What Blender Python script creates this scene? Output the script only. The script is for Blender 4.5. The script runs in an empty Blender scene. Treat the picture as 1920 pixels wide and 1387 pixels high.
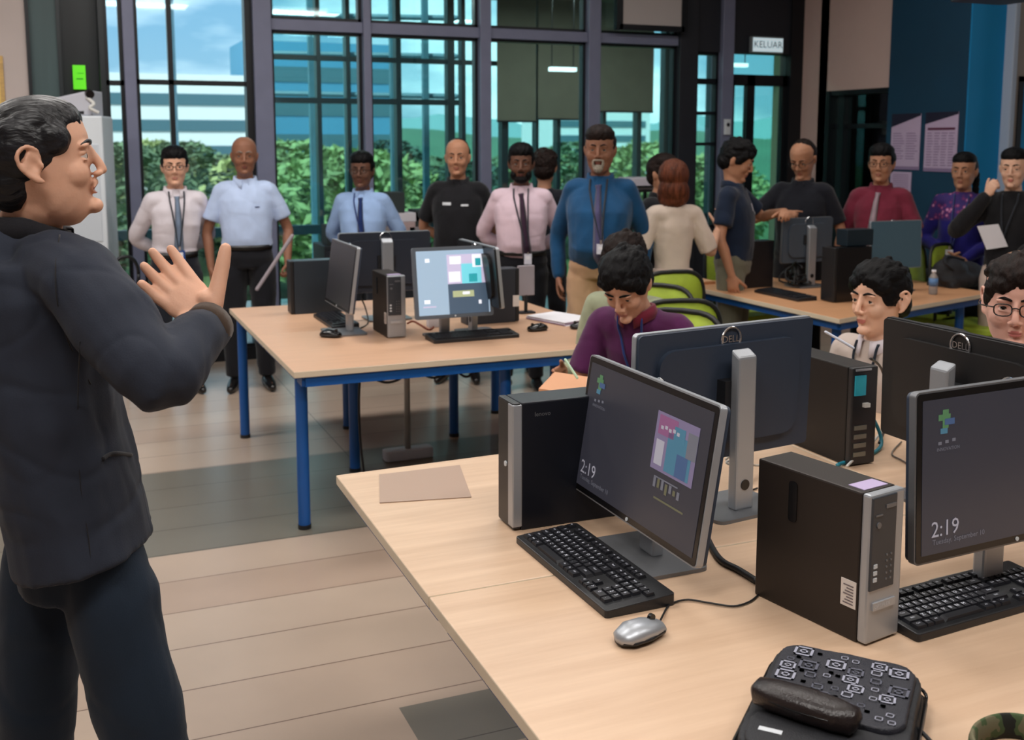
import bpy, bmesh, math, random
import numpy as np
from mathutils import Vector, Matrix, noise
from mathutils.bvhtree import BVHTree
sc = bpy.context.scene
COL = sc.collection
random.seed(7)
PI = math.pi

# ------------------------------------------------------------------ camera, world, lights, exposure
# room axes: X runs along the glass wall, Y towards it; the camera looks 22.8 degrees off Y
TH = math.radians(22.8); PITCH = math.radians(7.5); FPX = 2000.0; CAMZ = 1.70; CYP = 265 + FPX*math.tan(PITCH)
cam = bpy.data.cameras.new('camera'); cam_o = bpy.data.objects.new('camera', cam); COL.objects.link(cam_o)
cam.sensor_fit = 'HORIZONTAL'; cam.sensor_width = 36; cam.lens = FPX/1920*36
cam.shift_y = (CYP - 693.5)/1920
cam.clip_start = 0.05; cam.clip_end = 2000
cam_o.location = (0, 0, CAMZ); cam_o.rotation_euler = (PI/2 - PITCH, 0, -TH)
sc.camera = cam_o
cam.dof.use_dof = True; cam.dof.focus_distance = 2.4; cam.dof.aperture_fstop = 5.6

sc.view_settings.view_transform = 'Standard'; sc.view_settings.look = 'None'
sc.view_settings.gamma = 1; sc.view_settings.use_curve_mapping = False
sc.view_settings.exposure = -0.2

w = bpy.data.worlds.new('sky'); sc.world = w; w.use_nodes = True
nt = w.node_tree; nt.nodes.clear()
out = nt.nodes.new('ShaderNodeOutputWorld'); bg = nt.nodes.new('ShaderNodeBackground')
sky = nt.nodes.new('ShaderNodeTexSky'); sky.sky_type = 'HOSEK_WILKIE'; sky.turbidity = 5; sky.ground_albedo = .4
sky.sun_direction = (-.5, -.45, .75)
wtc = nt.nodes.new('ShaderNodeTexCoord'); wmp = nt.nodes.new('ShaderNodeMapping'); wmp.inputs['Scale'].default_value = (1, 1, 3.2); wn = nt.nodes.new('ShaderNodeTexNoise'); wn.inputs['Scale'].default_value = 2.6; wn.inputs['Detail'].default_value = 6
nt.links.new(wtc.outputs['Generated'], wmp.inputs[0]); nt.links.new(wmp.outputs[0], wn.inputs[0])
wr = nt.nodes.new('ShaderNodeValToRGB'); wr.color_ramp.elements[0].position = .42; wr.color_ramp.elements[1].position = .64; nt.links.new(wn.outputs[0], wr.inputs[0])
wm = nt.nodes.new('ShaderNodeMix'); wm.data_type = 'RGBA'; wm.inputs[7].default_value = (.90, .93, .95, 1); nt.links.new(wr.outputs[0], wm.inputs[0]); wt = nt.nodes.new('ShaderNodeMix'); wt.data_type = 'RGBA'; wt.blend_type = 'ADD'; wt.inputs[0].default_value = 1; wt.inputs[7].default_value = (.02, .09, .14, 1); nt.links.new(sky.outputs[0], wt.inputs[6]); nt.links.new(wt.outputs[2], wm.inputs[6])
nt.links.new(wm.outputs[2], bg.inputs[0]); bg.inputs[1].default_value = 2.9
nt.links.new(bg.outputs[0], out.inputs[0])
sl = bpy.data.lights.new('sun', 'SUN'); sl.energy = 5.0; sl.angle = .05; sl.color = (1, .96, .9)
so = bpy.data.objects.new('sun', sl); COL.objects.link(so); so.rotation_euler = (math.radians(38), 0, math.radians(-48))

def ceiling_lamp(x, y, z, sx, sy, power, col=(1, .965, .93)):
    l = bpy.data.lights.new('ceiling_lamp', 'AREA'); l.shape = 'RECTANGLE'; l.size = sx; l.size_y = sy; l.energy = power; l.color = col
    o = bpy.data.objects.new('ceiling_lamp', l); COL.objects.link(o); o.location = (x, y, z)
CEIL = 3.7
LAMPS = [(-.6, .6, 50), (1.2, .6, 36), (3.2, .6, 30), (.2, 3.2, 28), (2.2, 3.2, 28), (4.4, 3.2, 19),
         (.4, 5.9, 44), (2.6, 5.9, 32), (4.9, 5.9, 10), (-1.4, 3.2, 24), (-1.4, 5.9, 46)]  # last lamp added far left to brighten the tall white cabinet
for x, y, pw in LAMPS: ceiling_lamp(x, y, CEIL - .09, 1.15, .55, pw)
CLAMPS = [(2.6, 9.9, 34), (5.2, 9.9, 34), (7.15, 8.1, 45)]        # corridor lamps; the last one added to light the wall behind the side window
for x, y, pw in CLAMPS: ceiling_lamp(x, y, 3.2, 1.1, .3, pw, (.95, 1, .9))

# ------------------------------------------------------------------ helpers
ct, st = math.cos(TH), math.sin(TH)
def rot(x, y): return (x*ct + y*st, -x*st + y*ct)
FW = Vector((st*math.cos(PITCH), ct*math.cos(PITCH), -math.sin(PITCH)))
UP = Vector((st*math.sin(PITCH), ct*math.sin(PITCH), math.cos(PITCH)))
RT = Vector((ct, -st, 0)); CAM = Vector((0, 0, CAMZ))
def ray(px, py): return FW + RT*((px - 960)/FPX) - UP*((py - CYP)/FPX)
def at(px, py, z):
    d = ray(px, py); return CAM + d*((z - CAMZ)/d.z)
def atd(px, py, dep):
    d = ray(px, py); return CAM + d*(dep/(d.x*st + d.y*ct))
def atX(px, py, X):
    d = ray(px, py); return CAM + d*(X/d.x)
def atY(px, py, Y):
    d = ray(px, py); return CAM + d*(Y/d.y)

MATS = {}
def mat(name, col, rough=.5, metal=0, var=0, scale=8, bump=0, bscale=40, emit=0, spec=.5, coat=0, stretch=None, trans=0, col2=None, sheen=0):
    if name in MATS: return MATS[name]
    m = bpy.data.materials.new(name); m.use_nodes = True; n = m.node_tree; b = n.nodes['Principled BSDF']
    b.inputs['Base Color'].default_value = (*col, 1); b.inputs['Roughness'].default_value = rough
    b.inputs['Metallic'].default_value = metal; b.inputs['Specular IOR Level'].default_value = spec
    b.inputs['Coat Weight'].default_value = coat; b.inputs['Transmission Weight'].default_value = trans
    b.inputs['Sheen Weight'].default_value = sheen
    tc = n.nodes.new('ShaderNodeTexCoord'); mp = n.nodes.new('ShaderNodeMapping'); n.links.new(tc.outputs['Object'], mp.inputs[0])
    if stretch: mp.inputs['Scale'].default_value = stretch
    if var or col2:
        t = n.nodes.new('ShaderNodeTexNoise'); t.inputs['Scale'].default_value = scale; t.inputs['Detail'].default_value = 4
        n.links.new(mp.outputs[0], t.inputs[0])
        r = n.nodes.new('ShaderNodeValToRGB'); r.color_ramp.elements[0].position = .3; r.color_ramp.elements[1].position = .7
        c2 = col2 or tuple(min(1, c*(1+var)) for c in col); c1 = col if col2 else tuple(c*(1-var) for c in col)
        r.color_ramp.elements[0].color = (*c1, 1); r.color_ramp.elements[1].color = (*c2, 1)
        n.links.new(t.outputs[0], r.inputs[0]); n.links.new(r.outputs[0], b.inputs['Base Color'])
    if bump:
        t = n.nodes.new('ShaderNodeTexNoise'); t.inputs['Scale'].default_value = bscale; t.inputs['Detail'].default_value = 3
        n.links.new(mp.outputs[0], t.inputs[0]); bp = n.nodes.new('ShaderNodeBump'); bp.inputs['Strength'].default_value = bump
        bp.inputs['Distance'].default_value = .01; n.links.new(t.outputs[0], bp.inputs['Height']); n.links.new(bp.outputs[0], b.inputs['Normal'])
    if emit: b.inputs['Emission Color'].default_value = (*col, 1); b.inputs['Emission Strength'].default_value = emit
    MATS[name] = m; return m
def sr(r, g, b):
    f = lambda c: (c/255/12.92 if c/255 <= .04045 else ((c/255+.055)/1.055)**2.4)
    return (f(r), f(g), f(b))

def tag(o, label=None, cat=None, group=None, kind=None):
    if label: o['label'] = label
    if cat: o['category'] = cat
    if group: o['group'] = group
    if kind: o['kind'] = kind
    return o
def empty(name, loc=(0, 0, 0), rz=0, label=None, cat=None, group=None):
    o = bpy.data.objects.new(name, None); COL.objects.link(o); o.location = loc; o.rotation_euler = (0, 0, rz); o.empty_display_size = .1
    return tag(o, label, cat, group)
def link(name, me, mats, parent=None, smooth=False):
    if not isinstance(mats, (list, tuple)): mats = [mats]
    o = bpy.data.objects.new(name, me); COL.objects.link(o)
    if not len(me.materials):
        for m in mats: me.materials.append(m)
    if parent: o.parent = parent
    if smooth: me.polygons.foreach_set('use_smooth', [True]*len(me.polygons))
    return o
def obj(name, bm, mats, parent=None, smooth=False, bevel=0, loc=None, rz=0, autosm=False):
    me = bpy.data.meshes.new(name); bmesh.ops.recalc_face_normals(bm, faces=bm.faces[:]); bm.to_mesh(me); bm.free()
    o = link(name, me, mats, parent, smooth)
    if bevel:
        b = o.modifiers.new('bevel', 'BEVEL'); b.width = bevel; b.segments = 2; b.limit_method = 'ANGLE'
    if autosm:
        me.polygons.foreach_set('use_smooth', [True]*len(me.polygons)); me.set_sharp_from_angle(angle=math.radians(35))
    if loc is not None: o.location = loc
    if rz: o.rotation_euler = (0, 0, rz)
    return o
def copy_tree(o, parent=None):
    c = o.copy(); COL.objects.link(c)
    if parent: c.parent = parent
    for ch in o.children: copy_tree(ch, c)
    return c
def NB(): return bmesh.new()
def box(bm, x0, x1, y0, y1, z0, z1, mi=0, M=None):
    vs = [bm.verts.new((x, y, z)) for z in (z0, z1) for x, y in ((x0, y0), (x1, y0), (x1, y1), (x0, y1))]
    if M:
        for v in vs: v.co = M @ v.co
    for f in ((0, 1, 2, 3), (4, 5, 6, 7), (0, 1, 5, 4), (1, 2, 6, 5), (2, 3, 7, 6), (3, 0, 4, 7)):
        bm.faces.new([vs[i] for i in f]).material_index = mi
    return vs
def quad(bm, pts, mi=0):
    f = bm.faces.new([bm.verts.new(p) for p in pts]); f.material_index = mi; return f
def frame_of(d, ref=None):
    d = d.normalized(); r = Vector(ref) if ref is not None else (Vector((0, 0, 1)) if abs(d.z) < .9 else Vector((1, 0, 0)))
    x = (r - d*r.dot(d))
    if x.length < 1e-5: x = d.orthogonal()
    x.normalize(); return x, d.cross(x)
def loft(bm, rings, seg=16, mi=0, cap=True, ex=2.0):
    """rings: (centre, rx, ry, xaxis); the ring normal follows the path"""
    n = len(rings); cs = [Vector(r[0]) for r in rings]; prev = None
    for i in range(n):
        d = (cs[min(i+1, n-1)] - cs[max(i-1, 0)])
        if d.length < 1e-7: d = Vector((0, 0, 1))
        x, y = frame_of(d, rings[i][3] if len(rings[i]) > 3 and rings[i][3] is not None else (prev if prev is not None else None)); prev = x
        vs = []
        for k in range(seg):
            a = 2*PI*k/seg; c, s = math.cos(a), math.sin(a)
            if ex != 2: c = math.copysign(abs(c)**(2/ex), c); s = math.copysign(abs(s)**(2/ex), s)
            vs.append(bm.verts.new(cs[i] + x*rings[i][1]*c + y*rings[i][2]*s))
        if i:
            for k in range(seg):
                f = bm.faces.new((last[k], last[(k+1) % seg], vs[(k+1) % seg], vs[k])); f.material_index = mi
        elif cap: bm.faces.new(vs[::-1]).material_index = mi
        last = vs
    if cap: bm.faces.new(last).material_index = mi
def limb(bm, pts, rad, seg=14, mi=0, ref=None, flat=1.0):
    """rounded tube through pts with radii; dome caps"""
    pts = [Vector(p) for p in pts]; P = []; n = len(pts)
    fine = []
    for i in range(n-1):
        for k in range(4):
            t = k/4; p0, p1, p2, p3 = pts[max(i-1, 0)], pts[i], pts[i+1], pts[min(i+2, n-1)]
            if n == 2: q = p1.lerp(p2, t)
            else: q = .5*((2*p1) + (p2-p0)*t + (2*p0-5*p1+4*p2-p3)*t*t + (3*p1-p0-3*p2+p3)*t**3)
            fine.append((q, rad[i]*(1-t)+rad[i+1]*t))
    fine.append((pts[-1], rad[-1]))
    d0 = (fine[1][0]-fine[0][0]).normalized(); d1 = (fine[-1][0]-fine[-2][0]).normalized()
    r0, r1 = fine[0][1], fine[-1][1]
    pre = [(fine[0][0]-d0*r0*math.sin(a), r0*math.cos(a)+1e-5) for a in (1.45, 1.0, .5)]
    post = [(fine[-1][0]+d1*r1*math.sin(a), r1*math.cos(a)+1e-5) for a in (.5, 1.0, 1.45)]
    R = [(q, r, r*flat, ref) for q, r in pre+fine+post]
    loft(bm, R, seg, mi)
def tube(bm, pts, r, seg=8, mi=0, ref=None, curve=True, taper=None):
    pts = [Vector(p) for p in pts]; n = len(pts); fine = []
    if curve and n > 2:
        for i in range(n-1):
            for k in range(5):
                t = k/5; p0, p1, p2, p3 = pts[max(i-1, 0)], pts[i], pts[i+1], pts[min(i+2, n-1)]
                fine.append(.5*((2*p1) + (p2-p0)*t + (2*p0-5*p1+4*p2-p3)*t*t + (3*p1-p0-3*p2+p3)*t**3))
        fine.append(pts[-1])
    else: fine = pts
    loft(bm, [(q, r, r, ref) for q in fine], seg, mi)
def ell(bm, c, r, mi=0, M=None, u=16, v=10):
    T = Matrix.Translation(c) @ (M.to_4x4() if M else Matrix.Identity(4)) @ Matrix.Diagonal((*r, 1))
    s = bmesh.ops.create_uvsphere(bm, u_segments=u, v_segments=v, radius=1, matrix=T)
    for vv in s['verts']:
        for f in vv.link_faces: f.material_index = mi
def cyl(bm, p0, p1, r0, r1=None, seg=20, mi=0):
    loft(bm, [(p0, r0, r0, None), (p1, r1 if r1 is not None else r0, r1 if r1 is not None else r0, None)], seg, mi)
def rbox(bm, w_, d_, h_, r, z0=0, seg=4, mi=0, M=None):
    """box with rounded vertical corners centred on x,y"""
    pts = []
    for cx, cy, a0 in ((w_/2-r, d_/2-r, 0), (-w_/2+r, d_/2-r, PI/2), (-w_/2+r, -d_/2+r, PI), (w_/2-r, -d_/2+r, 1.5*PI)):
        for k in range(seg+1):
            a = a0 + PI/2*k/seg; pts.append((cx+r*math.cos(a), cy+r*math.sin(a)))
    lo = [bm.verts.new((x, y, z0)) for x, y in pts]; hi = [bm.verts.new((x, y, z0+h_)) for x, y in pts]
    if M:
        for v in lo+hi: v.co = M @ v.co
    n = len(pts)
    for i in range(n): bm.faces.new((lo[i], lo[(i+1) % n], hi[(i+1) % n], hi[i])).material_index = mi
    bm.faces.new(lo[::-1]).material_index = mi; bm.faces.new(hi).material_index = mi
_tx = {}
def text_geo(s, size):
    k = (s, size)
    if k not in _tx:
        cu = bpy.data.curves.new('t', 'FONT'); cu.body = s; cu.size = size; cu.align_x = 'CENTER'; cu.align_y = 'CENTER'; cu.resolution_u = 2
        to = bpy.data.objects.new('t', cu); COL.objects.link(to)
        dg = bpy.context.evaluated_depsgraph_get(); me = bpy.data.meshes.new_from_object(to.evaluated_get(dg))
        _tx[k] = ([v.co.copy() for v in me.vertices], [list(p.vertices) for p in me.polygons])
        bpy.data.objects.remove(to); bpy.data.curves.remove(cu); bpy.data.meshes.remove(me)
    return _tx[k]
def text(bm, s, size, M, mi=0):
    V, Fs = text_geo(s, size); vs = [bm.verts.new(M @ v) for v in V]
    for f in Fs:
        try: bm.faces.new([vs[i] for i in f]).material_index = mi
        except ValueError: pass
# plane with local x right, local y up, facing -Y
FACE = Matrix.Rotation(PI/2, 4, 'X')
def organic(bm, voxel, smooth=6, disp=None, name='m', factor=.5):
    """one continuous surface from overlapping closed pieces"""
    me = bpy.data.meshes.new(name); bm.to_mesh(me); bm.free()
    o = bpy.data.objects.new(name, me); COL.objects.link(o)
    r = o.modifiers.new('r', 'REMESH'); r.mode = 'VOXEL'; r.voxel_size = voxel; r.adaptivity = 0
    s = o.modifiers.new('s', 'SMOOTH'); s.iterations = smooth; s.factor = factor
    dg = bpy.context.evaluated_depsgraph_get(); m2 = bpy.data.meshes.new_from_object(o.evaluated_get(dg))
    bpy.data.objects.remove(o); bpy.data.meshes.remove(me)
    m2.materials.clear(); m2.name = name
    if disp:
        n = len(m2.vertices); co = np.empty(n*3); m2.vertices.foreach_get('co', co); no = np.empty(n*3); m2.vertices.foreach_get('normal', no)
        co = co.reshape(-1, 3); no = no.reshape(-1, 3); co = disp(co, no); m2.vertices.foreach_set('co', co.ravel()); m2.update()
    m2.polygons.foreach_set('use_smooth', [True]*len(m2.polygons))
    m2.polygons.foreach_set('material_index', [0]*len(m2.polygons))
    return m2
# ------------------------------------------------------------------ materials
def skinmat(nm, c, lip):
    m = mat('skin_'+nm, c, .58, var=.08, scale=14, bump=.05, bscale=220, spec=.4)
    b = m.node_tree.nodes['Principled BSDF']; b.inputs['Subsurface Weight'].default_value = .12; b.inputs['Subsurface Radius'].default_value = (.012, .005, .003); b.inputs['Subsurface Scale'].default_value = .6
    mat('lip_'+nm, lip, .38, var=.05); return m
skinmat('fair', sr(222, 176, 150), sr(186, 110, 100)); skinmat('light', sr(208, 160, 134), sr(184, 122, 108)); skinmat('tan', sr(176, 126, 98), sr(150, 92, 78))
skinmat('brown', sr(136, 92, 70), sr(110, 62, 52)); skinmat('dark', sr(102, 68, 52), sr(92, 50, 44)); skinmat('rosy', sr(224, 172, 154), sr(196, 116, 110))
mat('eye_white', sr(196, 186, 178), .4); mat('iris', sr(28, 18, 14), .15); mat('black_gloss', sr(16, 16, 18), .2)
hairblack = mat('hair_black', sr(10, 9, 11), .6, var=.5, scale=60, bump=.4, bscale=160, stretch=(1, .2, .5), spec=.15)
hairslick = mat('hair_slick', sr(16, 16, 20), .40, var=.6, scale=90, bump=.5, bscale=150, stretch=(1, .12, .35), spec=.35)
hairbrown = mat('hair_brown', sr(92, 48, 30), .45, var=.5, scale=50, bump=.6, bscale=150, stretch=(1.4, 1.4, .15), spec=.2)
hairdark = mat('hair_dark_brown', sr(28, 18, 15), .6, var=.5, scale=60, bump=.4, bscale=160, stretch=(1, .3, .5), spec=.15)
hairgrey = mat('hair_grey', sr(120, 112, 104), .6, var=.4, scale=70, bump=.4, bscale=150)
beardgrey = mat('beard_grey', sr(150, 140, 126), .7, var=.4, scale=90, bump=.6, bscale=220)
def cloth(nm, c, v=.10, rough=.85, bs=260, bump=.12, sheen=.15): return mat(nm, c, rough, var=v, scale=12, bump=bump, bscale=bs, spec=.25, sheen=sheen)
cloth('white_shirt', sr(212, 205, 212), .05); cloth('blue_shirt', sr(150, 178, 220), .07); cloth('pale_blue_shirt', sr(182, 200, 232), .06)
cloth('black_polo', sr(17, 17, 22), .2); cloth('pink_shirt', sr(212, 188, 200), .06); cloth('teal_shirt', sr(16, 68, 108), .12); cloth('cream_top', sr(214, 196, 182), .05)
cloth('cream_trousers', sr(206, 184, 172), .06); cloth('navy_shirt', sr(18, 32, 54), .15); cloth('black_shirt', sr(14, 16, 26), .15); cloth('maroon_shirt', sr(112, 34, 54), .12)
cloth('blue_dress', sr(30, 26, 112), .15); cloth('black_jacket', sr(20, 20, 24), .15); cloth('suit', sr(38, 43, 55), .10, .8, 340, .10, .05); cloth('suit_trousers', sr(24, 36, 50), .10, .8, 340, .10, .05)
cloth('black_trousers', sr(16, 17, 24), .15); cloth('dark_trousers', sr(22, 26, 36), .15); cloth('khaki', sr(196, 158, 124), .07); cloth('olive_trousers', sr(110, 108, 92), .08)
cloth('purple_polo', sr(78, 26, 72), .10); cloth('grey_shirt', sr(186, 172, 164), .06); cloth('sage_shirt', sr(150, 156, 130), .2); cloth('denim', sr(34, 44, 62), .2)
cloth('tie_navy', sr(22, 44, 96)); cloth('tie_plum', sr(52, 30, 50)); cloth('tie_grey', sr(112, 128, 150)); cloth('tie_slate', sr(70, 66, 100)); cloth('tie_silver', sr(160, 140, 150))
cloth('lanyard_black', sr(30, 38, 50)); cloth('lanyard_blue', sr(40, 60, 120)); cloth('maroon_collar', sr(110, 30, 50)); cloth('cuff_brown', sr(66, 52, 42))
cloth('dark_lining', sr(22, 21, 26)); mat('card_blue', sr(20, 66, 132), .3); mat('card_white', sr(210, 210, 222), .35); mat('paper', sr(232, 230, 236), .7, var=.02)
mat('belt_black', sr(12, 12, 13), .35); mat('shoe_black', sr(16, 14, 15), .3, spec=.6); mat('shoe_slate', sr(42, 48, 58), .6, var=.2); mat('chrome', (.75, .76, .78), .22, 1); mat('mark_white', sr(200, 205, 210), .6); mat('button_white', sr(206, 206, 216), .5)
mat('button_blue', sr(160, 182, 222), .7)
fl = bpy.data.materials.new('floral_yoke'); fl.use_nodes = True; n_ = fl.node_tree; b_ = n_.nodes['Principled BSDF']; b_.inputs['Roughness'].default_value = .8
tc_ = n_.nodes.new('ShaderNodeTexCoord'); v_ = n_.nodes.new('ShaderNodeTexVoronoi'); v_.inputs['Scale'].default_value = 26; r_ = n_.nodes.new('ShaderNodeValToRGB')
e = r_.color_ramp.elements; e[0].color = (*sr(208, 150, 190), 1); e[0].position = .1; e[1].color = (*sr(48, 28, 100), 1); e[1].position = .5; r_.color_ramp.elements.new(.3).color = (*sr(120, 40, 100), 1)
n_.links.new(tc_.outputs['Object'], v_.inputs[0]); n_.links.new(v_.outputs['Distance'], r_.inputs[0]); n_.links.new(r_.outputs[0], b_.inputs[0]); MATS['floral_yoke'] = fl
# ------------------------------------------------------------------ people
def nz(co, scale, seed=0, stretch=(1, 1, 1)):
    s = Vector(stretch)
    return np.array([noise.noise(Vector((c[0]*scale*s.x+seed, c[1]*scale*s.y+seed*.7, c[2]*scale*s.z))) for c in co])
def folds(amp=.006, scale=9, seed=0, dirv=(1, 1, .5), extra=None):
    def f(co, no):
        a = nz(co, scale, seed, dirv); b = nz(co, scale*2.3, seed+9, dirv)
        d = (1-2*np.abs(a))*.7 + b*.5
        c1 = nz(co, scale*.62, seed+31, (1, 1, 1.6)); c2 = nz(co, scale*.9, seed+57, (1.3, 1.3, .8))
        d = d - .26*np.exp(-(c1/.07)**2) - .16*np.exp(-(c2/.08)**2)
        co = co + no*(d*amp)[:, None]
        return extra(co, no) if extra else co
    return f
HEADSEC = [(-.120, -.058, .014, .016), (-.112, -.052, .030, .032), (-.098, -.040, .045, .048), (-.08, -.028, .055, .062), (-.055, -.014, .062, .078),
           (-.03, -.006, .068, .088), (0, 0, .073, .094), (.03, .003, .077, .098), (.06, .006, .075, .096), (.085, .009, .064, .083), (.105, .012, .046, .06), (.118, .012, .022, .03)]
def head_geo(bm, M, s=1.0, chub=1.0, detail=False, jaw=1.0):
    T = lambda v: M @ (Vector(v)*s)
    rings = [(T((0, yc, z)), rx*s*(1+(chub-1)*(1.3 if z < 0 else .6)), ry*s, (M.to_3x3() @ Vector((1, 0, 0)))) for z, yc, rx, ry in HEADSEC]
    loft(bm, rings, 28)
    def E(c, r, ang=0, ax='Y'):
        R3 = M.to_3x3() @ Matrix.Rotation(ang, 3, ax)
        ell(bm, T(c), [q*s for q in r], M=R3, u=12, v=8)
    limb(bm, [T((0, -.088, .018)), T((0, -.101, -.012)), T((0, -.107, -.032))], [.008*s, .0092*s, .0102*s], 10)
    for sx in (-1, 1):
        E((sx*.0125, -.098, -.038), (.008, .011, .007))
        E((sx*.029, -.083, .021), (.024, .013, .007), sx*.12)                 # brow ridge
        E((sx*.029*chub, -.054, -.030), (.032*chub, .031, .034))                   # cheek
        E((sx*.031, -.0838, .0068), (.0170, .0095, .0050), sx*.12)              # upper lid
        E((sx*.031, -.0835, -.0075), (.0160, .0088, .0040))                       # lower lid
        if not detail: E((sx*.078*(.5+.5*chub), .012, -.008), (.008, .017, .031), .2*sx, 'Y')
    E((0, -.0895, -.0635), (.0225, .0072, .0042)); E((0, -.0885, -.0725), (.018, .0078, .0050)); E((0, -.078, -.1), (.024, .018, .016))
    E((0, -.088, -.053), (.018, .008, .008))
    if chub > 1.05: E((0, -.045, -.108), (.04, .03, .018))
    if detail:
        for sx in (-1, 1):
            x = sx*.083
            pts = [(x-sx*.004, -.006, .012), (x+sx*.003, -.002, .026), (x+sx*.009, .014, .033), (x+sx*.013, .03, .022), (x+sx*.012, .032, .002), (x+sx*.008, .022, -.016), (x+sx*.003, .006, -.032), (x-sx*.002, -.002, -.036)]
            limb(bm, [T(p) for p in pts], [q*s for q in (.0035, .004, .0045, .005, .0048, .0055, .0075, .005)], 10)
            E((x-sx*.002, .012, 0), (.008, .020, .030))                   # shell of the ear
            limb(bm, [T((x+sx*.004, .008, .022)), T((x+sx*.009, .02, .008)), T((x+sx*.008, .016, -.008)), T((x+sx*.004, .005, -.018))], [.003*s]*4, 8)
            E((x+sx*.003, -.007, -.006), (.004, .0045, .008))
def head_disp(M, s, mouth=0, ear=False):
    """sockets, mouth line, ear bowl pressed into the finished surface"""
    Mi = np.array(M.inverted()); R = np.array(M.to_3x3())
    def f(co, no):
        h = (co @ Mi[:3, :3].T + Mi[:3, 3])/s
        def g(c, w_): return np.exp(-(((h-np.array(c))/np.array(w_))**2).sum(1))
        d = np.zeros_like(co)
        for sx in (-1, 1):
            d[:, 1] += .006*g((sx*.033, -.088, -.002), (.016, .02, .011)); d[:, 1] += .004*g((sx*.013, -.09, .004), (.008, .02, .012))
            d[:, 1] += .005*g((sx*.008, -.105, -.047), (.005, .012, .005))
            if ear: d[:, 0] -= sx*.006*g((sx*.090, .006, -.004), (.008, .008, .012)); d[:, 0] -= sx*.004*g((sx*.094, .022, .018), (.008, .004, .01))
        d[:, 1] += (.004+mouth*.008)*g((0, -.098, -.0685), (.024, .02, .0022+mouth*.005))
        return co + (d*s) @ R.T
    return f
def hand_geo(bm, wrist, d, n, side, s=1.0, fat=1.0, curl=.35, spread=.12, thumb=.6, curls=None, tcurl=.2, seg=10):
    """palm, four jointed fingers and a thumb from the side of the palm; returns the knuckle centre. n = palm normal"""
    d = Vector(d).normalized(); n = Vector(n); n = (n - d*n.dot(d)).normalized()
    t = d.cross(n) if side == 'R' else n.cross(d)
    W = Vector(wrist)
    loft(bm, [(W - d*.02*s, .024*s, .017*s, t), (W + d*.01*s, .028*s, .018*s, t), (W + d*.035*s, .036*s, .0165*s, t), (W + d*.065*s, .041*s, .015*s, t), (W + d*.088*s, .040*s, .012*s, t), (W+d*.096*s, .034*s, .007*s, t)], 16, ex=2.4)
    ell(bm, W + d*.035*s + t*.022*s + n*.008*s, (.02*s, .02*s, .016*s), u=10, v=8)
    ell(bm, W + d*.03*s - t*.022*s + n*.006*s, (.016*s, .022*s, .014*s), u=10, v=8)
    off = [.030, .0105, -.0095, -.0285]; L = [.072, .080, .075, .060]
    for k in range(4):
        c = curls[k] if curls else curl*(1+.12*k)
        p = W + d*(.088-.006*abs(k-1))*s + t*off[k]*s
        a = (1.5-k)*spread; dd = (d*math.cos(a) + t*math.sin(a)).normalized(); ang = c*.7
        pts = [p - dd*.012*s]; q = p
        for j, fr in enumerate((.46, .30, .24)):
            v = dd*math.cos(ang) + n*math.sin(ang); pts.append(q.copy()) if j == 0 else None
            q = q + v*L[k]*fr*s; pts.append(q.copy()); ang += c*(1.0 if j == 0 else .8)
        limb(bm, pts, [q_*s*fat for q_ in (.0095, .0095, .0088, .0080, .0068)], seg)
    b = W + d*.022*s + t*.024*s + n*.006*s
    v0 = (t*thumb + d*(1-thumb*.55) + n*.28).normalized(); p1 = b + v0*.042*s
    v1 = (v0 + d*.35*tcurl + n*tcurl).normalized(); p2 = p1 + v1*.032*s; v2 = (v1 + (d-t*.5)*tcurl*.8).normalized(); p3 = p2 + v2*.024*s
    limb(bm, [b - v0*.012*s, b, p1, p2, p3], [q_*s*(.5+.5*fat) for q_ in (.013, .0155, .0125, .0115, .0095)], seg)
    return W + d*.09*s
def std_joints(H=1.75, G=1.0, W_=1.0):
    k = H/1.75; J = {}
    def V(x, y, z): return Vector((x, y, z))*k
    J.update(pelvis=V(0, 0, .94), waist=V(0, 0, 1.07), chest=V(0, 0, 1.24), upper=V(0, .012, 1.38), neck=V(0, .018, 1.475), head=V(0, -.005, 1.635))
    for s, n in ((1, 'L'), (-1, 'R')):
        J['sh'+n] = V(s*.164*W_, .012, 1.40); J['el'+n] = V(s*.24*W_, .035, 1.12); J['wr'+n] = V(s*.25*W_, -.02, .87)
        J['hd'+n] = Vector((0, -.15, -1)); J['pn'+n] = Vector((-s, 0, 0))
        J['hp'+n] = V(s*.09, 0, .92); J['kn'+n] = V(s*.105, -.015, .50); J['an'+n] = V(s*.11, .02, .09)
    J['k'] = k; J['xa'] = Vector((1, 0, 0)); J['px'] = Vector((1, 0, 0)); J['hM'] = (0, 0, 0); J['toe'] = {}
    J['pal'] = {}
    return J
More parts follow.
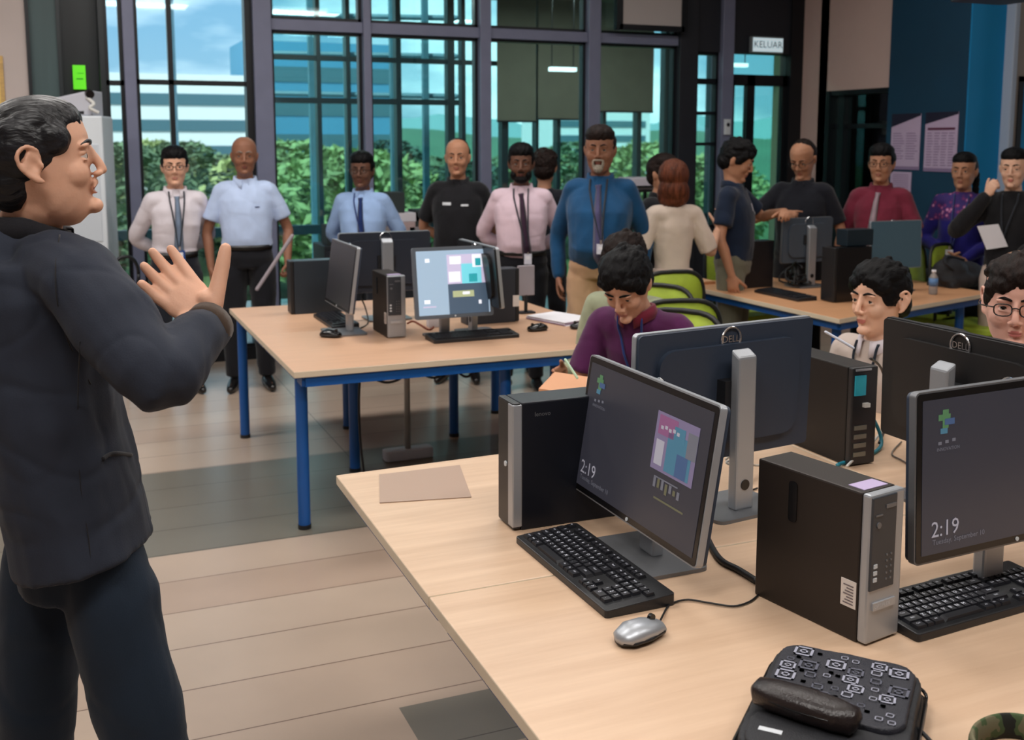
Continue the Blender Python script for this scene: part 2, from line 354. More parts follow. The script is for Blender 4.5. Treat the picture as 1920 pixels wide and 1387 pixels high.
def person(label, loc, face, J, skin, top, bottom, hair, G=1.0, belly=0.0, shoes=True, shoe_mat=None, voxel=.0062, group=None, head_s=1.0, chub=1.0,
           eyes=True, legs=True, cat='person', detail=False, mouth=0, hand=dict(), fold=.006, brow=None):
    """top: dict(mat, sleeve 'long'/'short'/'three', kind shirt/polo/jacket); local frame faces -Y, +X is the left hand"""
    root = empty('person', loc, face, label, cat, group); k = J['k']; hs = head_s*(.5+.5*min(k, 1.03))*1.09
    MH = Matrix.Translation(J['head']) @ Matrix.Rotation(J['hM'][0], 4, 'Z') @ Matrix.Rotation(J['hM'][1], 4, 'X') @ Matrix.Rotation(J['hM'][2], 4, 'Y')
    xa, px = J['xa'], J['px']; spine = [J['pelvis'], J['waist'], J['chest'], J['upper'], J['neck']]
    # ---- body, one continuous surface
    bm = NB(); head_geo(bm, MH, hs, chub, detail)
    nb = MH @ (Vector((0, .012, -.07))*hs); nr = .052*k*(.6+.4*chub)*(.92+.08*G)
    limb(bm, [J['neck'] + (J['upper']-J['neck'])*.4, J['neck'], J['neck'].lerp(nb, .6), nb], [.075*k, nr*1.12, nr, nr*.98], 18)
    loft(bm, [(spine[0]-Vector((0, 0, .04)), .14*k*G, .095*k*G, px), (spine[1], .12*k*G, .085*k*G+belly*.4, px), (spine[2], .135*k*G, .09*k*G, xa), (spine[3], .125*k*G, .068*k, xa), (spine[4]-(spine[4]-spine[3])*.25, .07*k, .06*k, xa)], 20)
    ag = .9+.1*G
    for n in 'LR':
        sh, el, wr = J['sh'+n], J['el'+n], J['wr'+n]
        limb(bm, [sh, sh.lerp(el, .4), el, el.lerp(wr, .35), wr], [.042*k, .042*k*ag, .036*k*ag, .036*k*ag, .024*k], 14)
        h = dict(curl=.4); h.update(hand.get(n, {})); hz = h.pop('size', .98); hand_geo(bm, wr, J['hd'+n], J['pn'+n], n, hz*k, **h)
        if legs:
            loft(bm, [(J['hp'+n], .06*k, .06*k, None), (J['hp'+n].lerp(J['kn'+n], .5), .055*k, .055*k, None), (J['kn'+n], .04*k, .04*k, None), (J['an'+n], .032*k, .032*k, None)], 12)
            ft = J['toe'].get(n, Vector((.03 if n == 'L' else -.03, -.15, -.05))*k); limb(bm, [J['an'+n]+Vector((0, .02, -.03))*k, J['an'+n]+ft], [.03*k, .024*k], 10)
    me = organic(bm, voxel, 5 if detail else 3, head_disp(MH, hs, mouth, detail), 'body')
    body = link('body', me, [skin, MATS['lip_'+skin.name.split('_')[-1]]], root)
    c = np.empty(len(me.polygons)*3); me.polygons.foreach_get('center', c); c = c.reshape(-1, 3); Mi = np.array(MH.inverted()); h = (c @ Mi[:3, :3].T + Mi[:3, 3])/hs
    lip = (((h[:, 0]/.0225)**2 + ((h[:, 2]+.0682)/.0088)**2) < 1) & (h[:, 1] < -.084)
    me.polygons.foreach_set('material_index', lip.astype(np.int32))
    # ---- eyes, brows
    for sx in (-1, 1):
        bm = NB(); ell(bm, MH @ (Vector((sx*.031, -.0765, -.0005))*hs), (.0108*hs,)*3, u=16, v=12)
        for f in bm.faces:
            q = (MH.inverted() @ f.calc_center_median())/hs - Vector((sx*.031, -.0785, 0)); f.material_index = 1 if (q.x**2+q.z**2 < .0062**2 and q.y < 0) else 0
        obj('eye', bm, [MATS['eye_white'], MATS['iris']], root, True)
        if brow is not False:
            bm = NB(); limb(bm, [MH @ (Vector(p)*hs) for p in ((sx*.013, -.0945, .022), (sx*.03, -.0935, .0275), (sx*.047, -.081, .022))], [.0032*hs, .0042*hs, .0018*hs], 8)
            obj('eyebrow', bm, brow or hair['mat'], root, True)
    # ---- hair
    if hair.get('parts'):
        bm = NB()
        for c_, r_ in hair['parts']: ell(bm, MH @ (Vector(c_)*hs), [q*hs for q in r_], M=MH.to_3x3(), u=24, v=16)
        Mr = np.array(MH.inverted())
        def hd(co, no):
            hh = (co @ Mr[:3, :3].T + Mr[:3, 3])
            ss = hair.get('stretch', (1, .35, .6)); a = nz(hh, hair.get('freq', 70), 3, ss)
            return co + no*(a*hair.get('amp', .004))[:, None]
        ho = link('hair', organic(bm, hair.get('voxel', .005), 2, hd, 'hair'), hair['mat'], root)
    if hair.get('beard'):
        bm = NB()
        for c_, r_ in hair['beard']: ell(bm, MH @ (Vector(c_)*hs), [q*hs for q in r_], M=MH.to_3x3(), u=16, v=12)
        link('beard', organic(bm, .0045, 1, lambda co, no: co+no*(nz(co, 160)*.002)[:, None], 'beard'), hair.get('beardmat', hair['mat']), root)
    if hair.get('glasses'):
        bm = NB(); r_ = .019
        for sx in (-1, 1):
            pts = [MH @ (Vector((sx*.031+r_*1.15*math.copysign(abs(math.cos(a))**.7, math.cos(a)), -.106+.004*abs(math.cos(a)), -.002+r_*.85*math.copysign(abs(math.sin(a))**.7, math.sin(a))))*hs) for a in [2*PI*i/16 for i in range(17)]]
            tube(bm, pts, .0016*hs if not detail else .0019, 6, curve=False); tube(bm, [MH @ (Vector(p)*hs) for p in ((sx*.054, -.102, .004), (sx*.078*chub, -.075, .004), (sx*.082*chub, -.01, .004), (sx*.082*chub, .012, -.008))], .0017*hs, 6)
        tube(bm, [MH @ (Vector(p)*hs) for p in ((-.010, -.105, .002), (0, -.109, .005), (.010, -.105, .002))], .0016*hs, 6)
        obj('glasses', bm, MATS['black_gloss'], root, True)
    # ---- upper garment
    tk = top.get('kind', 'shirt'); th = .012 if tk != 'jacket' else .022
    bm = NB(); hem = top.get('hem', J['pelvis'] + Vector((0, 0, .085 if top.get('tuck') else .02))*k)
    bx = top.get('box', 1.0)
    R = [(hem, .160*k*G*bx, .112*k*G+belly*.5, px), (J['waist']+Vector((0, -belly*.55, 0)), .150*k*G*bx, .108*k*G+belly, px), (J['chest']+Vector((0, -belly*.3, 0)), .168*k*G, .115*k*G+belly*.5, xa),
         (J['chest'].lerp(J['upper'], .6), .172*k*G, .112*k*G+belly*.15, xa), (J['upper']+Vector((0, 0, .012)), .150*k*G, .09*k*G, xa), (J['upper'].lerp(J['neck'], .62), .105*k, .075*k, xa), (J['neck']+(J['neck']-J['upper'])*.02, .066*k*ag, .062*k*ag, xa)]
    R = [(a, b+th-.012, c_+th-.012, d_) for a, b, c_, d_ in R]
    loft(bm, R, 26, ex=2.3)
    for n in 'LR':
        sh, el, wr = J['sh'+n], J['el'+n], J['wr'+n]; q = .9+.12*G; add = th-.012
        limb(bm, [J['upper']+(sh-J['upper'])*.55, sh+(J['upper']-sh)*.06, sh.lerp(el, .12)], [.075*k, .062*k*q+add, .058*k*q+add], 14)
        if top['sleeve'] == 'long':
            limb(bm, [sh, sh.lerp(el, .45), el, el.lerp(wr, .5), wr + (el-wr)*.08], [.058*k*q+add, .060*k*q+add, .050*k*q+add, .045*k*q+add, (.036 if th < .02 else .040)*k*q+add*.3], 16)
        elif top['sleeve'] == 'three':
            limb(bm, [sh, sh.lerp(el, .5), el, el.lerp(wr, .3)], [.056*k, .06*k, .052*k, .05*k], 16)
        else:
            e = sh.lerp(el, top.get('slen', .72)); loft(bm, [(sh, .056*k*q, .056*k*q, None), (sh.lerp(el, .3), .060*k*q, .060*k*q, None), (e, .064*k*q, .064*k*q, None), (e+(el-sh)*.01, .058*k*q, .058*k*q, None)], 16)
    tm = organic(bm, top.get('voxel', .0085), 5, folds(fold, 7, len(label)*1.7, (1.2, 1.2, .7)), 'shirt')
    mats = top['mat'] if isinstance(top['mat'], (list, tuple)) else [top['mat']]
    to = link(top.get('name', 'shirt'), tm, mats, root)
    bvh = BVHTree.FromPolygons([v.co.copy() for v in tm.vertices], [list(p.vertices) for p in tm.polygons])
    if top.get('zone'):      # a yoke or panel of another cloth
        c = np.empty(len(tm.polygons)*3); tm.polygons.foreach_get('center', c); c = c.reshape(-1, 3)
        tm.polygons.foreach_set('material_index', np.array([1 if top['zone'](*q) else 0 for q in c], dtype=np.int32))
    fy = -1 if not top.get('backface') else 1
    def onfront(x, z, off=.003):
        hit = bvh.ray_cast(Vector((x, 1.2*fy, z)), Vector((0, -fy, 0)))
        p = hit[0] if hit[0] is not None else Vector((x, J['chest'].y-.12*k, z)); return p + Vector((0, off*fy, 0))
    # collar
    if top.get('collar', True):
        bm = NB(); nk = J['neck']; ax = (J['neck']-J['upper']).normalized(); n_ = 24; rows = []
        for i in range(n_+1):
            a = math.radians(-90+14) + math.radians(360-28)*i/n_; c_, s_ = math.cos(a), math.sin(a); fr = max(0, -s_)
            base = nk + xa*(.064*k*ag*c_) + Vector((0, .062*k*ag*s_, 0)); hgt = .030*k*(1-.35*fr)
            lw = .022*k + .03*k*fr**6
            o_ = Vector((c_, s_, 0))
            rows.append([base - ax*.012*k - Vector((0, 0, .02*k*fr)), base + ax*hgt*.8 - Vector((0, 0, .022*k*fr)) + o_*.002, base + ax*hgt*.75 - Vector((0, 0, .022*k*fr)) + o_*.012*k,
                         base + o_*(.022*k+.008*k*fr) - ax*lw - Vector((0, 0, .022*k*fr))])
        vs = [[bm.verts.new(p) for p in r] for r in rows]
        for i in range(n_):
            for j in range(3): bm.faces.new((vs[i][j], vs[i+1][j], vs[i+1][j+1], vs[i][j+1])).material_index = 0
        co_ = obj('collar', bm, top.get('collarmat', mats[0]), root, True); sm = co_.modifiers.new('s', 'SOLIDIFY'); sm.thickness = .003; sm.offset = 0
    ribbon = lambda nm, pts, wd, mt, t=.002: _ribbon(nm, pts, wd, mt, root, onfront, t)
    for it in top.get('extras', []): it(root, onfront, J, k, ribbon)
    # ---- trousers
    if legs and bottom:
        bm = NB(); wz = J['pelvis']+Vector((0, 0, bottom.get('rise', .075)))*k
        bg_ = bottom.get('G', G)
        loft(bm, [(J['pelvis'].lerp(J['hpL'].lerp(J['hpR'], .5), 1.0)-Vector((0, 0, .05))*k if not bottom.get('sit') else J['pelvis']+Vector((0, 0, -.07)), .15*k*bg_, .105*k*bg_, px), (J['pelvis'], .165*k*bg_, .115*k*bg_+belly*.3, px), (wz, .152*k*bg_, .108*k*bg_+belly*.55, px), (wz+Vector((0, 0, .006)), .14*k*bg_, .098*k*bg_+belly*.5, px)], 22, ex=2.3)
        lw = bottom.get('w', 1.0)
        for n in 'LR':
            hp, kn, an = J['hp'+n], J['kn'+n], J['an'+n]
            e = an + (kn-an)*bottom.get('cut', .02)
            loft(bm, [(hp+(hp-kn)*.06, .078*k*bg_, .082*k*bg_, None), (hp.lerp(kn, .15), .094*k*bg_, .094*k*bg_, None), (hp.lerp(kn, .6), .078*k*lw, .078*k*lw, None), (kn, .066*k*lw, .066*k*lw, None), (kn.lerp(e, .4), .064*k*lw, .066*k*lw, None), (e, .055*k*lw*bottom.get('flare', 1), .062*k*lw*bottom.get('flare', 1), None)], 18)
        link(bottom.get('name', 'trousers'), organic(bm, .009, 4, folds(.007, 6, 3.3+len(label), (1.2, 1.2, .8)), 'trousers'), bottom['mat'], root)
        if bottom.get('belt'):
            bm = NB(); loft(bm, [(wz+Vector((0, 0, dz)), (.163*k*bg_), .119*k*bg_+belly*.6, px) for dz in (-.02, .012)], 28, ex=2.3)
            be = obj('belt', bm, MATS['belt_black'], root, True)
    if legs and shoes:
        for n in 'LR':
            bm = NB(); an = J['an'+n]; ft = J['toe'].get(n, Vector((.03 if n == 'L' else -.03, -.15, -.05))*k); f_ = Vector((ft.x, ft.y, 0)).normalized() if abs(ft.x)+abs(ft.y) > .02 else Vector((0, -1, 0))
            tilt = ft.z+.05*k
            sole = an.z-.078*k
            pts = [an - f_*.045*k + Vector((0, 0, -.05*k)), an + f_*.03*k + Vector((0, 0, -.035*k)), an + f_*.10*k + Vector((0, 0, -.048*k+tilt*.5)), an + ft*1.12 + Vector((0, 0, -.004))]
            limb(bm, pts, [.036*k, .040*k, .038*k, .026*k], 14)
            limb(bm, [an+Vector((0, 0, .0)), an+Vector((0, 0, -.05*k))], [.036*k, .04*k], 12)
            so_ = link('shoe', organic(bm, .006, 4, None, 'shoe'), shoe_mat or MATS['shoe_black'], root)
            if tilt < .01:
                c = np.empty(len(so_.data.vertices)*3); so_.data.vertices.foreach_get('co', c); c = c.reshape(-1, 3); c[:, 2] = np.maximum(c[:, 2], .002); so_.data.vertices.foreach_set('co', c.ravel())
    root['k'] = k; del root['k']
    return root, MH, hs, onfront
def _ribbon(nm, pts, wd, mt, root, onfront, t=.002):
    bm = NB(); V = []
    n = len(pts); dense = []
    for i in range(n-1):
        m_ = max(2, int(abs(pts[i+1][1]-pts[i][1])/.015)+1)
        for j in range(m_):
            a = j/m_; dense.append([pts[i][q]*(1-a)+pts[i+1][q]*a for q in range(2)] + [wd[i]*(1-a)+wd[i+1]*a])
    dense.append(list(pts[-1])+[wd[-1]])
    ys = []
    for x, z, w_ in dense: ys.append(min(onfront(x, z, t+.002).y, onfront(x-w_/2, z, t+.002).y, onfront(x+w_/2, z, t+.002).y) if True else 0)
    for i, (x, z, w_) in enumerate(dense):
        j0, j1 = dense[max(i-1, 0)], dense[min(i+1, len(dense)-1)]; dx, dz = j1[0]-j0[0], j1[1]-j0[1]; L = math.hypot(dx, dz) or 1
        nx, nz_ = -dz/L, dx/L; y = ys[i]
        V.append([bm.verts.new((x+nx*w_/2, y+.001, z+nz_*w_/2)), bm.verts.new((x, y-t, z)), bm.verts.new((x-nx*w_/2, y+.001, z-nz_*w_/2)), bm.verts.new((x, y+.003, z))])
    for i in range(len(V)-1):
        for a in range(4): bm.faces.new((V[i][a], V[i][(a+1) % 4], V[i+1][(a+1) % 4], V[i+1][a]))
    bm.faces.new(V[0][::-1]); bm.faces.new(V[-1])
    return obj(nm, bm, mt, root, True)
# accessories
def tie(mt, L=.50, sway=0, stripe=None):
    def f(root, on, J, k, rb):
        z = J['neck'].z-.045*k; x = J['neck'].x
        rb('necktie', [(x, z), (x+sway*.1, z-.03*k), (x+sway*.15, z-.045*k), (x+sway, z-L*k*.85), (x+sway*1.05, z-L*k)], [.040*k, .030*k, .034*k, .075*k, .01*k], mt, .005)
    return f
def lanyard(mt, L=.42, sway=0, card=None, cw=.06, ch=.09, both=True):
    def f(root, on, J, k, rb):
        x = J['neck'].x; z = J['neck'].z-.01*k; ze = z-L*k
        rb('lanyard', [(x-.052*k, z), (x-.05*k, z-.06*k), (x+sway-.004, ze)], [.011*k]*3, mt, .007)
        if both: rb('lanyard', [(x+.052*k, z), (x+.05*k, z-.06*k), (x+sway+.004, ze)], [.011*k]*3, mt, .008)
        if card:
            p = on(x+sway, ze-ch/2, .012); p2 = on(x+sway, ze-ch, .012); y = min(p.y, p2.y, on(x+sway, ze, .012).y)
            bm = NB(); box(bm, x+sway-cw/2, x+sway+cw/2, y-.004, y, ze-ch-.012, ze-.012); box(bm, x+sway-.006, x+sway+.006, y-.005, y+.001, ze-.014, ze+.012, 1)
            box(bm, x+sway-cw*.3, x+sway+cw*.3, y-.0052, y-.004, ze-ch*.55-.012, ze-.026, 2)
            obj('id_card', bm, [card, MATS['chrome'], MATS['paper']], root)
    return f
def buttons(n=6, mt='button_white', z1=.10):
    def f(root, on, J, k, rb):
        x = J['neck'].x
        rb('placket', [(x, J['neck'].z-.06*k), (x, J['pelvis'].z+.12*k)], [.028*k, .028*k], root.children[-1].data.materials[0] if False else MATS[mt+'_strip'] if mt+'_strip' in MATS else MATS['button_white'], .0012)
    return f
def chest_mark(x, dz, w_, h_, mt, txt=None):
    def f(root, on, J, k, rb):
        bm = NB(); z = J['chest'].z+dz*k; a, b = on(x-w_/2, z, .004), on(x+w_/2, z, .004); n = 6
        top, bot = [], []
        for i in range(n+1):
            xx = x-w_/2+w_*i/n; top.append(bm.verts.new(on(xx, z+h_/2, .004))); bot.append(bm.verts.new(on(xx, z-h_/2, .004)))
        for i in range(n): bm.faces.new((bot[i], bot[i+1], top[i+1], top[i]))
        obj('chest_emblem', bm, mt, root)
    return f
# ------------------------------------------------------------------ the room
GY = 8.40; RX = 6.50      # glass wall, right-hand wall
mull = mat('mullion', sr(116, 120, 144), .45, metal=.1, var=.05); dark = mat('dark_frame', sr(16, 20, 26), .4, metal=.2); panel = mat('dark_panel', sr(26, 29, 38), .6, var=.08)
beige = mat('beige_wall', sr(190, 178, 174), .85, var=.03, scale=3, bump=.03); pinkw = mat('pinkish_wall', sr(196, 170, 162), .85, var=.03, scale=3, bump=.03)
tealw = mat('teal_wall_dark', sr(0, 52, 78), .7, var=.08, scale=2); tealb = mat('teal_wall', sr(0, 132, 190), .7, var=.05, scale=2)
white = mat('white_paint', sr(205, 212, 218), .5, var=.02); ceilm = mat('ceiling_white', sr(200, 200, 198), .9)
# floor: long rectangular tiles
fm = bpy.data.materials.new('floor_tiles'); fm.use_nodes = True; n = fm.node_tree; b = n.nodes['Principled BSDF']
tc = n.nodes.new('ShaderNodeTexCoord'); mp = n.nodes.new('ShaderNodeMapping'); n.links.new(tc.outputs['Object'], mp.inputs[0])
mp.inputs['Location'].default_value = (-.165+.0, -.04, 0)
br = n.nodes.new('ShaderNodeTexBrick'); br.offset = 0; br.squash = 1; br.inputs['Scale'].default_value = 1; br.inputs['Brick Width'].default_value = 1.2; br.inputs['Row Height'].default_value = .295
br.inputs['Mortar Size'].default_value = .0028; br.inputs['Mortar Smooth'].default_value = .1; br.inputs['Bias'].default_value = -.2
br.inputs['Color1'].default_value = (*sr(176, 158, 142), 1); br.inputs['Color2'].default_value = (*sr(164, 142, 126), 1); br.inputs['Mortar'].default_value = (*sr(104, 84, 72), 1)
n.links.new(mp.outputs[0], br.inputs[0])
nz1 = n.nodes.new('ShaderNodeTexNoise'); nz1.inputs['Scale'].default_value = 1.3; nz1.inputs['Detail'].default_value = 5; n.links.new(tc.outputs['Object'], nz1.inputs[0])
mx = n.nodes.new('ShaderNodeMix'); mx.data_type = 'RGBA'; mx.blend_type = 'OVERLAY'; mx.inputs[0].default_value = .25; n.links.new(br.outputs[0], mx.inputs[6]); n.links.new(nz1.outputs[0], mx.inputs[7])
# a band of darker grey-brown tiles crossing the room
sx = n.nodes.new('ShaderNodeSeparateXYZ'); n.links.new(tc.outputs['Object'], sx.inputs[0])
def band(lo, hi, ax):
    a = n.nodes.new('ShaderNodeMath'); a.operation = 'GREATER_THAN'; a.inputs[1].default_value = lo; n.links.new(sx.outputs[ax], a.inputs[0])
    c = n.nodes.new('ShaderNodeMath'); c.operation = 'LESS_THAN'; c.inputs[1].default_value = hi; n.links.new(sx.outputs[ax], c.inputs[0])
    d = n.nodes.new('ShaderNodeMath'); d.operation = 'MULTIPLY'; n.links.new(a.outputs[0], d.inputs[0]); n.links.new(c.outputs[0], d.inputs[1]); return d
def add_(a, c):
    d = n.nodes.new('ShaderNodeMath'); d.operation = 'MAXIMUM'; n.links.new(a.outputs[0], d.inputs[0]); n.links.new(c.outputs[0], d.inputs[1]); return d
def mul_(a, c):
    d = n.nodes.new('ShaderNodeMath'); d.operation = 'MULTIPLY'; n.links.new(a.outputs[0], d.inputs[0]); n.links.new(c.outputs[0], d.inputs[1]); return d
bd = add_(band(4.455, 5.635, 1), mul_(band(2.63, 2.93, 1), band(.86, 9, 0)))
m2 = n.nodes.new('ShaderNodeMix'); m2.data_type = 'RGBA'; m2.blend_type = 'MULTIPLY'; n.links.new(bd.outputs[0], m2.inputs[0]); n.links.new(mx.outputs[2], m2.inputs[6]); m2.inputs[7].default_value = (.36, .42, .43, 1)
n.links.new(m2.outputs[2], b.inputs['Base Color']); b.inputs['Roughness'].default_value = .32; b.inputs['Specular IOR Level'].default_value = .45
MATS['floor'] = fm
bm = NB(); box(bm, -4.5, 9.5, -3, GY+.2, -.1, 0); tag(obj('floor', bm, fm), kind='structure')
bm = NB(); box(bm, -4.5, 9.5, -3, GY+.2, CEIL, CEIL+.1); tag(obj('ceiling', bm, ceilm), kind='structure')
bm = NB(); box(bm, -4.6, -4.5, -3, GY, 0, CEIL); tag(obj('wall_left', bm, beige), kind='structure')
bm = NB(); box(bm, -4.6, 9.5, -3.1, -3, 0, CEIL); tag(obj('wall_rear', bm, beige), kind='structure')
bm = NB(); box(bm, 9.4, 9.5, -3, 5.0, 0, CEIL); tag(obj('wall_side', bm, beige), kind='structure')
for i, (x, y, _) in enumerate(LAMPS):
    r = empty('ceiling_light', (x, y, CEIL), 0, 'recessed rectangular ceiling light panel above the room', 'ceiling light', 'ceiling light panels')
    bm = NB(); box(bm, -.62, .62, -.32, .32, -.05, 0); box(bm, -.58, .58, -.28, .28, -.055, -.03, 1); obj('frame', bm, [white, mat('diffuser', (1, .95, .88), .5, emit=2.5)], r)
def wx(px, Y=GY): return atY(px, 300, Y).x
def zz(px, py, Y=GY): return atY(px, py, Y).z
bm = NB(); box(bm, -4.5, wx(62), GY, GY+.15, 0, CEIL); tag(obj('wall_back', bm, beige), kind='structure')
# glass
gm = bpy.data.materials.new('tinted_glass'); gm.use_nodes = True; n = gm.node_tree; n.nodes.clear(); o_ = n.nodes.new('ShaderNodeOutputMaterial'); tr = n.nodes.new('ShaderNodeBsdfTransparent'); gl = n.nodes.new('ShaderNodeBsdfGlossy')
tr.inputs[0].default_value = (.84, .95, .96, 1); gl.inputs['Roughness'].default_value = .02; gl.inputs[0].default_value = (.9, 1, 1, 1); fr = n.nodes.new('ShaderNodeFresnel'); fr.inputs[0].default_value = 1.5
ms = n.nodes.new('ShaderNodeMixShader'); n.links.new(fr.outputs[0], ms.inputs[0]); n.links.new(tr.outputs[0], ms.inputs[1]); n.links.new(gl.outputs[0], ms.inputs[2]); n.links.new(ms.outputs[0], o_.inputs[0]); MATS['glass'] = gm
gm2 = gm.copy(); gm2.name = 'teal_glass'; [x for x in gm2.node_tree.nodes if x.type == 'BSDF_TRANSPARENT'][0].inputs[0].default_value = (.74, .94, .92, 1)
# inner glass wall: posts at the measured columns, beams between
posts = [(240, 262, 'mullion'), (480, 514, 'mullion'), (683, 697, 'mullion'), (898, 918, 'mullion'), (1098, 1120, 'mullion'), (1266, 1300, 'dark_panel'), (1345, 1366, 'mullion'), (1508, 1524, 'pinkish_wall')]
Zt = CEIL
bz = atY(900, 60, GY).z + .0; bt = .085
def window(i, a, b_, z0, z1, extra=None, Y=GY, gl=None, fr=None):
    r = empty('window_%d' % i, (0, 0, 0)); r['kind'] = 'structure'
    g = NB(); box(g, a, b_, Y+.05, Y+.058, z0, z1); pn = obj('pane', g, gl or gm, r); pn['kind'] = 'structure'
    f = NB(); fw_ = .025
    box(f, a, a+fw_, Y+.02, Y+.09, z0, z1); box(f, b_-fw_, b_, Y+.02, Y+.09, z0, z1); box(f, a, b_, Y+.02, Y+.09, z0, z0+fw_); box(f, a, b_, Y+.02, Y+.09, z1-fw_, z1)
    if extra: extra(f)
    q = obj('frame', f, fr or dark, r); q['kind'] = 'structure'; return r
for k_, (a, c, m_) in enumerate(posts):
    bm = NB(); d_ = .10 if m_ != 'mullion' else .14
    box(bm, wx(a), wx(c), GY-.05, GY+d_, 0, Zt); tag(obj('trim_%d' % (k_+1), bm, MATS[m_], bevel=.006), kind='structure')
# beam
bm = NB(); box(bm, wx(512), wx(1266), GY-.02, GY+.12, 2.545, 2.63); tag(obj('trim_9', bm, mull, bevel=.005), kind='structure')
bm = NB(); box(bm, wx(62), wx(1300), GY-.01, GY+.12, 0, .10); tag(obj('baseboard_back', bm, dark), kind='structure')
# dark opening on the far left: grey-green reveal, black recess
rev = mat('grey_green_door', sr(62, 84, 86), .5, var=.10, scale=3, stretch=(8, 1, .4)); blk = mat('black_recess', sr(6, 22, 28), .4)
bm = NB(); box(bm, wx(62), wx(69), GY-.02, GY+.1, 0, Zt); tag(obj('trim_10', bm, dark), kind='structure')
bm = NB(); box(bm, wx(69), wx(121), GY+.02, GY+.1, 0, Zt); tag(obj('door_1', bm, rev), kind='structure')
bm = NB(); box(bm, wx(121), wx(200), GY+.25, GY+.32, 0, Zt); box(bm, wx(119), wx(126), GY-.01, GY+.3, 0, Zt); box(bm, wx(196), wx(206), GY-.01, GY+.3, 1.0, Zt); tag(obj('wall_recess', bm, blk), kind='structure')
# panes
def bars(zs, xs=()):
    def f(bm):
        for z, t in zs: box(bm, f.a, f.b, GY+.02, GY+.09, z-t/2, z+t/2)
        for x, t in xs: box(bm, x-t/2, x+t/2, GY+.02, GY+.09, .1, CEIL)
    return f
spans = [(206, 240, 1), (262, 480, 1), (514, 683, 2), (697, 898, 2), (918, 1098, 2), (1120, 1266, 2)]
zm = atY(350, 157, GY).z
for i, (a, c, t) in enumerate(spans):
    A, B = wx(a), wx(c)
    if t == 1:
        f = bars([(atY((a+c)/2, 155, GY).z, .035)], [(wx(328), .035)] if i == 1 else []); f.a, f.b = A, B
        window(i+1, A, B, .1, Zt, f)
        if i == 1:
            for px_ in (474,): 
                bm = NB(); box(bm, wx(px_)-.03, wx(px_)+.03, GY+.0, GY+.12, .1, Zt); tag(obj('trim_11', bm, dark), kind='structure')
    else:
        window(i+1, A, B, .1, 2.55); window(i+21, A, B, 2.63, Zt)
# dark bay with the door and the lit exit sign
zs_ = zz(1430, 115); 
bm = NB(); box(bm, wx(1300), wx(1508), GY+.0, GY+.12, zz(1320, 97), Zt); tag(obj('wall_transom', bm, panel), kind='structure')
f = bars([(zz(1320, 152), .05), (zz(1320, 212), .03), (zz(1320, 270), .03)]); f.a, f.b = wx(1300), wx(1345); window(8, wx(1300), wx(1345), .9, zz(1320, 97), f)
bm = NB(); box(bm, wx(1300), wx(1345), GY+.02, GY+.1, .0, .9); tag(obj('wall_sill', bm, panel), kind='structure')
d2 = empty('door_2', (0, 0, 0)); d2['kind'] = 'structure'
bm = NB(); A, B = wx(1368), wx(1474); zt_ = zz(1420, 140); box(bm, A, A+.05, GY+.02, GY+.08, 0, zt_); box(bm, B-.05, B, GY+.02, GY+.08, 0, zt_); box(bm, A, B, GY+.02, GY+.08, zt_-.10, zt_); box(bm, A, B, GY+.02, GY+.08, 0, .2)
box(bm, wx(1400), wx(1414), GY+.02, GY+.08, .2, zt_); obj('frame', bm, dark, d2)
bm = NB(); box(bm, A+.05, B-.05, GY+.045, GY+.052, .2, zt_-.1); obj('pane', bm, gm2, d2)
bm = NB(); box(bm, wx(1474), wx(1508), GY-.02, GY+.14, 0, Zt); tag(obj('trim_12', bm, dark), kind='structure')
bm = NB(); box(bm, wx(1366), wx(1474), GY+.04, GY+.05, zt_, zz(1420, 97)); tag(obj('window_9', bm, gm2), kind='structure')
ex = empty('exit_sign', (wx(1426), GY-.06, zz(1426, 85)), 0, 'white lit exit sign with capital letters above the glass door', 'sign')
bm = NB(); box(bm, -.175, .175, 0, .05, -.075, .075); obj('housing', bm, mat('sign_housing', sr(120, 128, 132), .5), ex, bevel=.006)
bm = NB(); box(bm, -.165, .165, -.004, 0, -.062, .062); obj('lit_face', bm, mat('lit_white', sr(196, 215, 222), .5, emit=.75), ex)
bm = NB(); text(bm, 'KELUAR', .088, Matrix.Translation((0, -.006, 0)) @ FACE); obj('lettering', bm, mat('sign_letters', sr(70, 84, 90), .5), ex)
sw = empty('door_sensor', (wx(1355), GY-.06, zz(1355, 238)), 0, 'small white wall sensor on the post left of the glass door', 'sensor')
bm = NB(); rbox(bm, .07, .03, .14, .012, -.07); obj('case', bm, white, sw); bm = NB(); ell(bm, (0, -.015, .02), (.018, .01, .018)); obj('lens', bm, dark, sw)
# roller screen box and pale panel above
pb = empty('projector_screen', (wx(1205), GY-.12, zz(1205, 50)), 0, 'pale wall panel in a dark frame high on the glass wall', 'screen')
bm = NB(); hw = wx(1258)-wx(1205); box(bm, -hw, hw, -.01, .02, .0, .55); obj('pale_sheet', bm, mat('pale_sheet', sr(178, 170, 168), .7), pb)
bm = NB(); box(bm, -hw-.03, hw+.03, -.02, .04, -.045, 0); box(bm, -hw-.06, -hw, -.02, .04, -.05, .6); box(bm, hw, hw+.06, -.02, .04, -.05, .6); obj('frame', bm, dark, pb)
